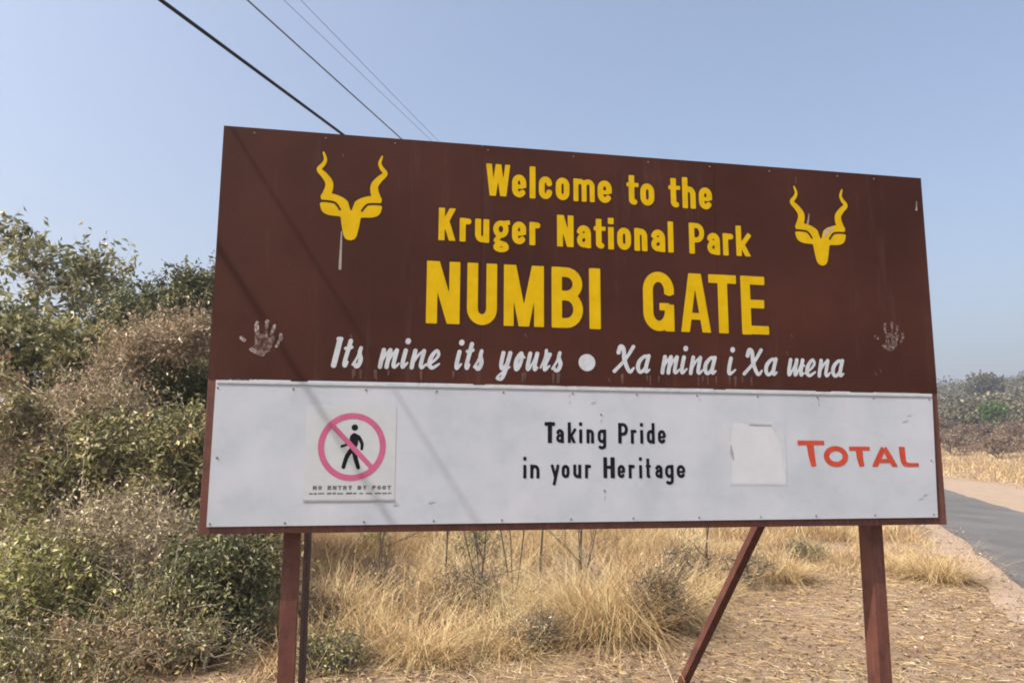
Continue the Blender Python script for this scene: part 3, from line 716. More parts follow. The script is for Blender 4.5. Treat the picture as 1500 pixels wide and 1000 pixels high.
def blades(pts, hmin, hmax, rng, width=(.004, .008), lean=(.1, .6), droop=(.0, .5), spread=None):
    n = len(pts); az = rng.uniform(0, 2 * PI, n) if spread is None else spread
    return ribbon(pts, az, rng.uniform(hmin, hmax, n), rng.uniform(*lean, n), rng.uniform(*droop, n), rng.uniform(*width, n), rng)

def leaves(C, N, L, W, rng, fold=.25):
    """little folded diamond leaves at C, facing roughly N"""
    n = len(C); r = rng.normal(0, 1, (n, 3)); a = np.cross(N, r); a /= np.linalg.norm(a, axis=1, keepdims=True) + 1e-9
    b = np.cross(N, a); L = L[:, None]; W = W[:, None]
    V = np.stack([C - a * L * .5, C + b * W * .5 + N * W * fold + a * L * .06, C + a * L * .5 - N * L * .12, C - b * W * .5 + N * W * fold + a * L * .06], 1).reshape(-1, 3)
    i = np.arange(n) * 4
    return V, np.concatenate([np.stack([i, i + 1, i + 2], -1), np.stack([i, i + 2, i + 3], -1)])

def tubes(P, Q, r0, r1, k=4):
    P, Q = np.asarray(P), np.asarray(Q); n = len(P); d = Q - P; d /= np.linalg.norm(d, axis=1, keepdims=True) + 1e-9
    a = np.cross(d, [.31, .17, .93]); a /= np.linalg.norm(a, axis=1, keepdims=True) + 1e-9; b = np.cross(d, a)
    ang = np.arange(k) * 2 * PI / k
    o = a[:, None, :] * np.cos(ang)[None, :, None] + b[:, None, :] * np.sin(ang)[None, :, None]
    V = np.concatenate([P[:, None] + o * np.asarray(r0)[:, None, None], Q[:, None] + o * np.asarray(r1)[:, None, None]], 1).reshape(-1, 3)
    i = (np.arange(n) * 2 * k)[:, None]; j = np.arange(k)[None, :]; j2 = (j + 1) % k
    F = np.stack([i + j, i + j2, i + k + j2, i + k + j], -1).reshape(-1, 4)
    return V, F

def skeleton(lumps, ncl, rng, base_r=.12, stems=5, shell=.55, zmin=.1):
    """branch skeleton reaching cluster points spread through ellipsoid lumps (cx,cy,cz,rx,ry,rz,weight)"""
    wts = np.array([l[6] for l in lumps], float); wts /= wts.sum(); pts = []
    for l, wt in zip(lumps, wts):
        n = max(3, int(ncl * wt)); d = rng.normal(0, 1, (n, 3)); d /= np.linalg.norm(d, axis=1, keepdims=True)
        rr = np.where(rng.random(n) < shell, rng.uniform(.75, 1.05, n), rng.random(n) ** .5 * .85)
        p = np.array(l[:3]) + d * rr[:, None] * np.array(l[3:6]); pts.append(p[p[:, 2] > zmin])
    cl = np.vstack(pts)
    nodes = [np.array([rng.normal(0, base_r), rng.normal(0, base_r), -.08]) for _ in range(stems)]
    par = [-1] * stems; plen = [0.0] * stems
    order = np.argsort(np.linalg.norm(cl, axis=1)); tips = []
    for i in order:
        p = cl[i]; A = np.array(nodes); d = np.linalg.norm(A - p, axis=1)
        c = d + .18 * np.array(plen) + np.where(A[:, 2] > p[2] + .15, .6, 0)
        k = int(np.argmin(c)); m = max(1, int(d[k] / .3)); q = nodes[k]; pk = k
        for s in range(1, m + 1):
            t = s / m; x = q + (p - q) * t + (rng.normal(0, .03 * d[k] ** .7, 3) if s < m else 0)
            x[2] += .10 * d[k] * math.sin(PI * t) * (1 if s < m else 0)
            nodes.append(x); par.append(pk); plen.append(plen[pk] + d[k] / m); pk = len(nodes) - 1
        tips.append(pk)
    n = len(nodes); cnt = np.zeros(n)
    for t in tips: cnt[t] += 1
    for i in range(n - 1, -1, -1):
        if par[i] >= 0: cnt[par[i]] += cnt[i]
    return np.array(nodes), np.array(par), cnt, np.array(tips)

def plant(name, label, cat, loc, lumps, ncl, lmat, bmat, seed, per=26, leaf=(.035, .06), asp=.5, sig=.11, twigs=3, twig_len=(.12, .3),
          tw_r=.0016, tip_r=.0035, up=.5, stems=5, group=None, shell=.55, base_r=.12, trunk=False, zmin=.1, dz=0.0, shoots=0, shoot_len=(.35, .9)):
    rng = np.random.default_rng(seed)
    root = empty(name, (loc[0], loc[1], gz(loc[0], loc[1]) + dz)); tag(root, label, cat, group)
    nodes, par, cnt, tips = skeleton(lumps, ncl, rng, base_r, stems, shell, zmin)
    ok = par >= 0; P, Q = nodes[par[ok]], nodes[ok]
    r1 = tip_r * np.sqrt(cnt[ok]); r0 = np.minimum(tip_r * np.sqrt(cnt[par[ok]]), r1 * 1.5)
    V, F = tubes(P, Q, r0, r1, 5 if trunk else 4); T = rng.uniform(.2, .6, len(V))
    C = nodes[tips]
    if twigs:
        nt_ = len(C) * twigs; i = np.repeat(np.arange(len(C)), twigs); d = rng.normal(0, 1, (nt_, 3)); d[:, 2] += up * .6; d /= np.linalg.norm(d, axis=1, keepdims=True)
        L = rng.uniform(*twig_len, nt_); a = C[i]; m = a + d * (L * .55)[:, None]; d2 = d + rng.normal(0, .45, d.shape); b = m + d2 * (L * .5)[:, None]
        v1, f1 = tubes(a, m, np.full(nt_, tw_r), np.full(nt_, tw_r * .8), 3); v2, f2 = tubes(m, b, np.full(nt_, tw_r * .8), np.full(nt_, tw_r * .35), 3)
        F = np.vstack([F, f1 + len(V), f2 + len(V) + len(v1)]); V = np.vstack([V, v1, v2]); T = np.concatenate([T, np.repeat(rng.uniform(0, 1, nt_), 6), np.repeat(rng.uniform(0, 1, nt_), 6)])
    if shoots:                                            # long loose shoots that break the outline
        top = np.argsort(-(C[:, 2] - .6 * C[:, 1] + rng.normal(0, .35, len(C))))[:max(shoots * 2, 4)]; k = rng.choice(top, shoots); p = C[k]
        d = rng.normal(0, .55, (shoots, 3)); d[:, 2] = np.abs(d[:, 2]) + .35; d[:, 1] -= .2; d /= np.linalg.norm(d, axis=1, keepdims=True); L = rng.uniform(*shoot_len, shoots)[:, None]; ns = 6; run = [p - d * .15]
        for q in range(ns):
            d = d + rng.normal(0, .14, d.shape); d[:, 2] -= .07; d /= np.linalg.norm(d, axis=1, keepdims=True); run.append(run[-1] + d * L / ns)
        for q in range(ns):
            v1, f1 = tubes(run[q], run[q + 1], np.full(shoots, tw_r * (2.4 - .3 * q)), np.full(shoots, tw_r * (2.1 - .3 * q)), 4); F = np.vstack([F, f1 + len(V)]); V = np.vstack([V, v1]); T = np.concatenate([T, np.repeat(rng.uniform(.5, 1, shoots), 8)])
        run = np.array(run)
    link('trunk' if trunk else 'branches', np_mesh('branches', V, F, T), bmat, root)
    if per:
        n = len(C) * per; i = np.repeat(np.arange(len(C)), per)
        if twigs:   # along the twigs, so foliage hangs on something
            tw = i * twigs + rng.integers(0, twigs, n); s = rng.uniform(.15, 1.05, n)[:, None]
            pos = np.where(s < .55, a[tw] + (m[tw] - a[tw]) * s / .55, m[tw] + (b[tw] - m[tw]) * (s - .55) / .45) + rng.normal(0, sig * .35, (n, 3))
        else: pos = C[i] + rng.normal(0, sig, (n, 3))
        if shoots:
            ms = shoots * 16; a_ = rng.integers(0, shoots, ms); b_ = rng.integers(1, 6, ms); s_ = rng.random(ms)[:, None]
            pos = np.vstack([pos, run[b_, a_] * (1 - s_) + run[b_ + 1, a_] * s_ + rng.normal(0, .03, (ms, 3))]); i = np.concatenate([i, k[a_]]); n += ms
        N = rng.normal(0, 1, (n, 3)); N[:, 2] += up; N /= np.linalg.norm(N, axis=1, keepdims=True)
        L = rng.uniform(*leaf, n); V, F = leaves(pos, N, L, L * asp * rng.uniform(.8, 1.2, n), rng)
        ct = rng.uniform(0, 1, len(C)); T = np.repeat(np.clip(ct[i] * .55 + rng.uniform(0, .45, n), 0, 1), 4)
        link('crown' if trunk else 'foliage', np_mesh('foliage', V, F, T), lmat, root)
    return root

M_BARK = foliage('grey_bark', [(0, (0.119, 0.091, 0.070)), (.6, (0.238, 0.196, 0.154)), (1, (0.378, 0.322, 0.266))], 0, .85)
M_TWIG = foliage('pale_dead_twigs', [(0, (0.173, 0.134, 0.091)), (.5, (0.323, 0.259, 0.182)), (1, (0.497, 0.413, 0.304))], 0, .85)
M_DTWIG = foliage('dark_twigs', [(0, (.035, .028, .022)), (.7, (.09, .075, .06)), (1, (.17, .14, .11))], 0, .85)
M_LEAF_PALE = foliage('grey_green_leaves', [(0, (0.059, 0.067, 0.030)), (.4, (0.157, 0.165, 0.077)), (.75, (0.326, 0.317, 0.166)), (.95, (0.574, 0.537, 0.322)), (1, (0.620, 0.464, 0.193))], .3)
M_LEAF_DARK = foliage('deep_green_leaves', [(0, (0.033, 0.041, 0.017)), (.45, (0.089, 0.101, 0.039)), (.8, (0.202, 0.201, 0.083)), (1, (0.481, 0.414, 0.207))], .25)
M_LEAF_OLIVE = foliage('olive_leaves', [(0, (0.052, 0.056, 0.021)), (.4, (0.150, 0.152, 0.059)), (.72, (0.313, 0.287, 0.123)), (.92, (0.548, 0.451, 0.215)), (1, (0.620, 0.512, 0.268))], .3)
M_LEAF_LIME = foliage('yellow_green_leaves', [(0, (0.065, 0.075, 0.023)), (.4, (0.190, 0.196, 0.063)), (.8, (0.403, 0.374, 0.143)), (1, (0.616, 0.506, 0.265))], .35)
M_LEAF_DRY = foliage('dry_brown_leaves', [(0, (0.091, 0.063, 0.037)), (.4, (0.248, 0.177, 0.099)), (.75, (0.470, 0.342, 0.193)), (1, (0.620, 0.537, 0.322))], .3)
M_LEAF_ROSE = foliage('withered_brown_leaves', [(0, (0.072, 0.057, 0.032)), (.4, (0.222, 0.168, 0.099)), (.75, (0.444, 0.329, 0.204)), (1, (0.620, 0.537, 0.354))], .3)
M_LEAF_DEAD = foliage('grey_dead_leaves', [(0, (0.078, 0.067, 0.039)), (.45, (0.248, 0.207, 0.127)), (.8, (0.470, 0.390, 0.236)), (1, (0.620, 0.586, 0.386))], .25)
M_STRAW = foliage('straw', [(0, (0.140, 0.085, 0.039)), (.3, (0.329, 0.211, 0.099)), (.65, (0.512, 0.353, 0.176)), (1, (0.620, 0.546, 0.310))], .3, .6, .3)
M_STRAW_BR = foliage('brown_straw', [(0, (0.085, 0.052, 0.029)), (.4, (0.219, 0.134, 0.072)), (.8, (0.378, 0.245, 0.135)), (1, (0.536, 0.370, 0.207))], .25, .6, .3)
M_LITTER = foliage('fallen_leaves', [(0, (0.099, 0.061, 0.038)), (.35, (0.220, 0.143, 0.086)), (.7, (0.330, 0.231, 0.152)), (.92, (0.440, 0.341, 0.235)), (1, (0.550, 0.473, 0.345))], .1, .8)
# ------------------------------------------------------------------ the thicket at the left, shrub by shrub
def at(x, y, Y):
    """world point seen at photo pixel (x, y), Y metres ahead"""
    d = f_ + r_ * ((x - 750) / F_PX) - u_ * ((y - 500) / F_PX); return Vector((0, 0, 1.6)) + d * (Y / d.y)
THK = 'shrubs of the roadside thicket'

def bush(name, label, lumps_px, Y, lmat, bmat, seed, ncl, depth=1.0, base=None, **kw):
    """lumps_px: (px, py, half width, half height, weight[, dY]) in photo pixels at distance Y"""
    c = [at(l[0], l[1], Y + (l[5] if len(l) > 5 else 0)) for l in lumps_px]
    bx = sum(p.x for p in c) / len(c) if base is None else at(base, 600, Y).x; by = Y
    g = gz(bx, by); L = []
    for p, l in zip(c, lumps_px):
        k = Y / F_PX; L.append((p.x - bx, p.y - by, p.z - g, l[2] * k, l[2] * k * depth, l[3] * k, l[4]))
    return plant(name, label, 'shrub', (bx, by), L, ncl, lmat, bmat, seed, **kw)

# back row, against the sky
bush('shrub', 'tall loose grey-green shrub, its thin sprays standing highest against the sky at the left',
     [(90, 412, 88, 58, 5), (12, 350, 54, 18, 1.5), (152, 400, 40, 30, 2), (50, 470, 120, 60, 4), (100, 560, 150, 90, 3)], 14.2, M_LEAF_PALE, M_BARK, 11, 210,
     per=14, leaf=(0.112, 0.200), asp=.42, sig=.16, shoot_len=(.3, .6), twig_len=(.25, .6), twigs=3, tip_r=.005, tw_r=.0025, shell=.35, shoots=26, group=THK)
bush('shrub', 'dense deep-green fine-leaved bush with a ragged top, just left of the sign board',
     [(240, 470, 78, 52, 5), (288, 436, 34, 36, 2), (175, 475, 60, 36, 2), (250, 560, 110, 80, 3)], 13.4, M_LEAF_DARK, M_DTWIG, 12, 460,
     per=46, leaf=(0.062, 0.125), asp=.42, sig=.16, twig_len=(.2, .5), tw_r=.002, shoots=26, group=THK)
bush('shrub', 'olive shrub with a few bright leaves under the tall loose grey-green one',
     [(60, 535, 105, 62, 4), (0, 500, 66, 66, 2), (150, 540, 60, 50, 2), (60, 640, 120, 80, 3)], 10.2, M_LEAF_OLIVE, M_BARK, 14, 360, per=32, leaf=(0.062, 0.125), asp=.48, shoots=26, group=THK)
# middle
bush('shrub', 'withered brown shrub hanging over a dark hollow beside the sign board',
     [(245, 502, 62, 20, 4), (290, 490, 30, 20, 2), (185, 525, 36, 22, 2), (140, 560, 50, 30, 1)], 8.6, M_LEAF_ROSE, M_TWIG, 15, 230, per=22, leaf=(0.031, 0.069), asp=.5, twigs=7, twig_len=(.16, .4), tw_r=.0016, tip_r=.0024, stems=10, base_r=.5, base=215, shoots=30, group=THK, zmin=1.0)
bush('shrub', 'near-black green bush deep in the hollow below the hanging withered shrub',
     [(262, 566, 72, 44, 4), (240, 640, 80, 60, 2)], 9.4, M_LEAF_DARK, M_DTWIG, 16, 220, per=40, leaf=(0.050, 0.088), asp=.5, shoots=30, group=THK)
bush('shrub', 'dry brown twiggy shrub, widest of the withered ones, at the left edge',
     [(90, 640, 110, 60, 5), (20, 700, 66, 74, 2), (130, 700, 95, 64, 3), (170, 600, 50, 40, 1)], 7.9, M_LEAF_ROSE, M_TWIG, 17, 380, per=30, leaf=(0.027, 0.060), asp=.5, twigs=7, twig_len=(.16, .38), tw_r=.0015, tip_r=.0028, shoots=30, group=THK)
bush('shrub', 'olive leafy shrub rising straight beside the lower left corner of the sign',
     [(265, 652, 54, 52, 4), (250, 730, 80, 74, 4), (300, 690, 40, 60, 2)], 7.6, M_LEAF_OLIVE, M_BARK, 18, 320, per=30, leaf=(0.037, 0.075), asp=.5, twigs=4, twig_len=(.14, .32), shoots=30, group=THK)
bush('shrub', 'green leafy shrub growing up through the widest dry one',
     [(85, 700, 54, 56, 3), (150, 655, 56, 44, 2), (60, 770, 75, 58, 3), (30, 620, 40, 36, 1.5)], 7.4, M_LEAF_OLIVE, M_BARK, 19, 240, per=26, leaf=(0.044, 0.081), asp=.5, shoots=30, group=THK)
# front
bush('shrub', 'grey leafless-looking twiggy shrub in the middle of the thicket, low and wide',
     [(180, 790, 115, 56, 5), (110, 850, 95, 64, 3), (250, 830, 80, 64, 3)], 6.7, M_LEAF_DEAD, M_TWIG, 20, 380, per=22, leaf=(0.025, 0.053), asp=.5, twigs=8, twig_len=(.14, .34), tw_r=.0013, tip_r=.0026, shoots=30, group=THK)
bush('shrub', 'yellow-green leafy shrub at the bottom left corner',
     [(45, 850, 92, 58, 5), (30, 930, 95, 74, 4), (130, 930, 66, 62, 2)], 6.1, M_LEAF_LIME, M_BARK, 21, 330, per=28, leaf=(0.033, 0.065), asp=.5, twigs=4, twig_len=(.12, .28), tip_r=.0028, shoots=30, group=THK)
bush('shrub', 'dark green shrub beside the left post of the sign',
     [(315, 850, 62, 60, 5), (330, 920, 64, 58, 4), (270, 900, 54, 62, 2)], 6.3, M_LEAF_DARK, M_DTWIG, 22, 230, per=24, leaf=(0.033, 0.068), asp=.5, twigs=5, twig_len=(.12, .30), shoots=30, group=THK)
bush('shrub', 'olive and straw-coloured shrub behind the left post, thinning into the dry grass',
     [(345, 800, 54, 42, 4), (380, 830, 40, 62, 2), (360, 880, 54, 62, 2)], 6.9, M_LEAF_OLIVE, M_TWIG, 23, 210, per=22, leaf=(0.035, 0.065), asp=.5, twigs=5, twig_len=(.14, .3), tip_r=.0028, shoots=30, group=THK)
bush('shrub', 'dry brown low shrub at the foot of the thicket, bottom of the photo',
     [(190, 945, 95, 46, 5), (110, 985, 66, 44, 2), (270, 985, 66, 44, 2)], 5.75, M_LEAF_DRY, M_TWIG, 24, 280, per=22, leaf=(0.022, 0.050), asp=.5, twigs=6, twig_len=(.12, .28), tw_r=.0012, tip_r=.0024, shoots=30, group=THK)
bush('shrub', 'green-leaved shrub at the foot of the thicket between the brown and the dark green ones',
     [(235, 905, 46, 38, 3), (220, 960, 56, 44, 2)], 5.9, M_LEAF_OLIVE, M_BARK, 25, 130, per=26, leaf=(0.030, 0.056), asp=.5, tip_r=.0026, shoots=30, group=THK)
bush('shrub', 'olive leafy shrub filling the very bottom left edge of the photo below the yellow-green one',
     [(50, 985, 80, 40, 4), (150, 1010, 70, 30, 3), (-30, 960, 60, 60, 2)], 5.3, M_LEAF_OLIVE, M_BARK, 27, 200, per=24, leaf=(.026, .05), asp=.5, twigs=4, twig_len=(.1, .24), tip_r=.0024, shoots=16, shoot_len=(.2, .5), group=THK)
bush('shrub', 'small olive shrub in front of the dark green one by the left post',
     [(275, 945, 46, 34, 3), (340, 965, 50, 30, 2)], 5.7, M_LEAF_OLIVE, M_BARK, 28, 90, per=20, leaf=(.024, .045), asp=.5, twigs=5, twig_len=(.1, .24), tip_r=.0024, shoots=12, shoot_len=(.2, .5), group=THK)
# thicket outside the frame to the left, so it does not end at the picture's edge
bush('shrub', 'big dry shrub past the left edge of the frame', [(-130, 600, 130, 160, 4), (-120, 780, 130, 130, 3)], 8.2, M_LEAF_DRY, M_TWIG, 26, 260, per=22, leaf=(0.050, 0.088), twigs=5, shoots=30, group=THK)

# ------------------------------------------------------------------ behind the sign: bare saplings, low shrubs, tussocks, dry grass
def sapling(x, ytop, ybase, Y, seed, label, lean=0.0, forks=3):
    rng = np.random.default_rng(seed); b = at(x, ybase, Y); g = gz(b.x, b.y); t = at(x + lean, ytop, Y); H = t.z - g
    root = tag(empty('bare_sapling', (b.x, b.y, g)), label, 'sapling', 'bare saplings in the dry grass')
    P, Q, r0, r1 = [], [], [], []
    def grow(p, d, L, r, lev):
        n = 5
        for i in range(n):
            q = p + d * (L / n); P.append(p); Q.append(q); r0.append(r * (1 - .1 * i)); r1.append(r * (1 - .1 * (i + 1)))
            if lev < 3 and i >= 1:
                for _ in range(2 if lev else 1):
                    if rng.random() < .75: e = d + rng.normal(0, .5, 3); e[2] += .25; grow(q, e / np.linalg.norm(e), L * rng.uniform(.3, .55), r * .5, lev + 1)
            d = d + rng.normal(0, .07, 3); d /= np.linalg.norm(d); p = q
    for k in range(forks):
        d = np.array([(t.x - b.x) / max(H, .1) + rng.normal(0, .13) * (k > 0), rng.normal(0, .1), 1.0]); grow(np.array([0, 0, -.05]), d / np.linalg.norm(d), H * (1 if k == 0 else rng.uniform(.6, .95)), .011 if k == 0 else .008, 0)
    V, F = tubes(P, Q, r0, r1, 5); link('stems', np_mesh('stems', V, F, rng.uniform(0, .7, len(V))), M_DTWIG, root)
sapling(653, 640, 905, 8.6, 31, 'thin bare sapling, single straight stem, in the dry grass under the script lettering', 0, 1)
sapling(752, 600, 890, 8.3, 32, 'bare forked sapling with two crossing grey stems under the word Taking', -45, 3)
sapling(700, 690, 915, 7.8, 35, 'bare grey branching sapling left of the forked one', 14, 3)
sapling(560, 700, 900, 8.0, 36, 'small bare sapling under the right edge of the round notice', -8, 2)
sapling(850, 700, 900, 7.9, 37, 'bare dark sapling rising behind the biggest tussock', 10, 3)
sapling(790, 640, 850, 9.4, 33, 'slim bare sapling right of the forked one', 6, 2)
sapling(1035, 660, 860, 10.5, 34, 'small bare sapling near the diagonal brace', -12, 2)

def tussock(x, y, rpx, H, seed, label, n=1500, mat=None, Y=None, lean=(.15, .85), group='tall tussocks of dry grass', name='grass_tussock', dark=True):
    rng = np.random.default_rng(seed)
    d = f_ + r_ * ((x - 750) / F_PX) - u_ * ((y - 500) / F_PX); p = Vector((0, 0, 1.6)) + d * (-1.6 / d.z); R = rpx * p.y / F_PX
    root = tag(empty(name, (p.x, p.y, gz(p.x, p.y))), label, 'grass tussock', group)
    a = rng.uniform(0, 2 * PI, n); q = R * .6 * rng.random(n) ** .6
    base = np.stack([np.cos(a) * q, np.sin(a) * q, np.full(n, -.03)], -1)
    V, F = blades(base, H * .3, H * 1.1, rng, (.004, .009), lean, (.05, 1.1), spread=a + rng.normal(0, 1.5, n))
    link('blades', np_mesh('blades', V, F, np.repeat(np.clip(rng.normal(.62, .25, n), 0, 1), 10)), mat or M_STRAW, root)
    m = n // 4; a = rng.uniform(0, 2 * PI, m); q = R * .75 * rng.random(m) ** .5
    base = np.stack([np.cos(a) * q, np.sin(a) * q, np.full(m, -.02)], -1)
    V, F = blades(base, H * .2, H * .5, rng, (.005, .011), (.5, 1.3), (.2, .9), spread=a + rng.normal(0, .7, m))
    link('dead_thatch', np_mesh('thatch', V, F, np.repeat(rng.uniform(0, .5, m), 10)), M_STRAW_BR, root)
    return root
tussock(890, 925, 92, .98, 41, 'biggest tall straw tussock, domed, in the middle under the white board', 2900, lean=(.1, .9))
tussock(975, 905, 52, .85, 42, 'straw tussock leaning against the right flank of the biggest one', 1300)
tussock(1375, 852, 44, .62, 43, 'rounded straw tussock on the road verge right of the right post', 1500, lean=(.2, 1.0))
tussock(1325, 838, 36, .5, 44, 'low straw tussock beside the right post, road side', 900, lean=(.2, 1.0))
tussock(1145, 850, 44, .6, 45, 'straw tussock seen between the brace and the right post', 1200)
tussock(620, 965, 64, .5, 46, 'sprawling low straw tussock right of the left post', 1300, lean=(.3, 1.1))
tussock(500, 905, 60, .75, 47, 'straw tussock just right of the two left posts', 1500)
tussock(735, 950, 60, .5, 48, 'ragged straw tussock in front of the bare saplings', 1200, lean=(.25, 1.1))
tussock(1035, 880, 40, .55, 49, 'small straw tussock behind the diagonal brace', 900)

def low(x, y, rpx, hpx, seed, label, lmat, bmat, ncl=70, **kw):
    d = f_ + r_ * ((x - 750) / F_PX) - u_ * ((y - 500) / F_PX); p = Vector((0, 0, 1.6)) + d * (-1.6 / d.z); k = p.y / F_PX
    plant('low_shrub', label, 'shrub', (p.x, p.y), [(0, 0, hpx * k * .5, rpx * k, rpx * k, hpx * k * .5, 1)], ncl, lmat, bmat, seed, stems=4, base_r=.05, zmin=.03, group='low shrubs in the dry grass', **kw)
low(488, 985, 46, 44, 51, 'low dusky green shrub at the foot of the left post', M_LEAF_OLIVE, M_DTWIG, 80, per=18, leaf=(.02, .04), twigs=6, twig_len=(.08, .2))
low(785, 948, 34, 48, 52, 'low dark twiggy shrub at the left foot of the biggest tussock', M_LEAF_DEAD, M_DTWIG, 60, per=8, leaf=(.02, .035), twigs=8, twig_len=(.08, .22))
low(965, 925, 44, 80, 53, 'dark twiggy shrub half inside the biggest tussock', M_LEAF_DRY, M_DTWIG, 90, per=9, leaf=(.02, .04), twigs=9, twig_len=(.12, .3), tw_r=.0022)
low(1010, 870, 40, 66, 54, 'dark-stemmed shrub behind the right flank of the biggest tussock', M_LEAF_DEAD, M_DTWIG, 70, per=8, leaf=(.025, .045), twigs=7, twig_len=(.12, .25))
low(541, 818, 20, 34, 55, 'small fresh green sprig in the pale grass under the left end of the board', M_LEAF_LIME, M_BARK, 30, per=20, leaf=(.05, .09), twigs=3, twig_len=(.08, .18))
low(470, 915, 40, 40, 56, 'brown withered low shrub in the grass right of the left posts', M_LEAF_DRY, M_DTWIG, 50, per=12, leaf=(.025, .045), twigs=6, twig_len=(.1, .2))
low(622, 925, 26, 34, 57, 'small dark withered shrub at the foot of the single-stem sapling', M_LEAF_DRY, M_DTWIG, 40, per=10, leaf=(.02, .04), twigs=7, twig_len=(.08, .2))
low(700, 830, 40, 60, 58, 'greenish brown shrub behind the forked sapling', M_LEAF_OLIVE, M_DTWIG, 70, per=10, leaf=(.03, .06), twigs=6, twig_len=(.15, .3))
low(560, 885, 44, 60, 60, 'tangle of dark bare twigs in the dry grass below the round notice', M_LEAF_DRY, M_DTWIG, 70, per=6, leaf=(.02, .04), twigs=8, twig_len=(.14, .34))
low(690, 900, 50, 70, 61, 'tangle of brown bare twigs around the forked sapling', M_LEAF_DRY, M_DTWIG, 80, per=6, leaf=(.02, .04), twigs=8, twig_len=(.16, .36))
low(850, 880, 40, 70, 62, 'grey twigs standing behind the left flank of the biggest tussock', M_LEAF_DEAD, M_TWIG, 60, per=5, leaf=(.02, .04), twigs=8, twig_len=(.16, .36))
low(1090, 860, 40, 50, 63, 'brown twiggy shrub between the brace and the small tussock', M_LEAF_DRY, M_DTWIG, 60, per=8, leaf=(.02, .04), twigs=8, twig_len=(.1, .26))
low(1178, 825, 30, 30, 59, 'small dusky shrub in the grass left of the right post', M_LEAF_OLIVE, M_DTWIG, 50, per=12, leaf=(.025, .045), twigs=6, twig_len=(.1, .2))

def scatter_ok(x, y):
    """distance left of the near road shoulder"""
    return (6.35 + .445 * (y - 9.8) - .5) - x
def field(name, n, xr, yr, dens, h, seed, mat, width=(.004, .008), lean=(.1, .8), droop=(.1, .8), tint=(.5, .25), clump=.0):
    rng = np.random.default_rng(seed); x = rng.uniform(*xr, n); y = rng.uniform(*yr, n); k = rng.random(n) < dens(x, y); x, y = x[k], y[k]; n = len(x)
    hh = h(x, y); base = np.stack([x, y, ground_z(x, y) - .02], -1)
    V, F = ribbon(base, rng.uniform(0, 2 * PI, n), hh * rng.uniform(.4, 1.1, n), rng.uniform(*lean, n), rng.uniform(*droop, n), rng.uniform(*width, n), rng)
    t = np.clip(rng.normal(*tint, n) + (vnoise(x, y, .8, seed) - .5) * .8 + (vnoise(x, y, .3, seed + 1) - .5) * .5, 0, 1)
    return tag(link(name, np_mesh(name, V, F, np.repeat(t, 10)), mat), kind='stuff')

# how far the tall grass reaches towards the camera, as a distance ahead
def grass_front(x): return np.interp(x, [-4, -1.8, -.9, .3, 1.0, 1.9, 3.0, 4.4, 6.5], [4.5, 4.7, 5.5, 6.1, 6.9, 8.6, 9.4, 9.4, 10.5])
def tall_dens(x, y):
    e = y - grass_front(x) + (vnoise(x, y, .7, 71) - .5) * 1.6
    return sstep(-.1, .7, e) * sstep(.30, .62, vnoise(x, y, .4, 72) * .6 + vnoise(x, y, 1.1, 79) * .5) * sstep(-.1, .7, scatter_ok(x, y))
def tall_h(x, y): return np.clip((.16 + .50 * vnoise(x, y, 1.0, 73) + .06 * (y - grass_front(x))) * np.clip(.35 + .5 * (y - grass_front(x)), .35, 1), .12, 1.0) * np.interp(x, [2.0, 3.5], [1.0, .55])
field('dry_grass', 135000, (-3.5, 8), (5.0, 15), tall_dens, tall_h, 61, M_STRAW, (.004, .009))
field('dry_grass', 70000, (-3.5, 8), (5.0, 14), tall_dens, lambda x, y: tall_h(x, y) * .6, 62, M_STRAW_BR, (.004, .009), (.3, 1.2))
field('dry_grass', 90000, (-14, 16), (14, 34), lambda x, y: sstep(-.1, .8, scatter_ok(x, y)) * sstep(.2, .6, vnoise(x, y, 1.2, 74) + .1), lambda x, y: .35 + .7 * vnoise(x, y, 2.0, 75), 63, M_STRAW, (.008, .018))
field('dry_grass', 70000, (-40, 34), (34, 90), lambda x, y: sstep(.3, 1.5, scatter_ok(x, y)) * sstep(.3, .6, vnoise(x, y, 3, 86) + .1), lambda x, y: .35 + .6 * vnoise(x, y, 3.0, 87), 88, M_STRAW, (.02, .05))
field('dry_stubble', 42000, (-2.5, 7), (4.4, 11), lambda x, y: sstep(.48, .74, vnoise(x, y, .45, 76) * .6 + vnoise(x, y, 1.3, 80) * .4) * sstep(-.3, .5, scatter_ok(x, y)) * .8, lambda x, y: .05 + .11 * vnoise(x, y, .6, 77), 64, M_STRAW, (.003, .006), (.2, 1.6), (.2, 1.2))

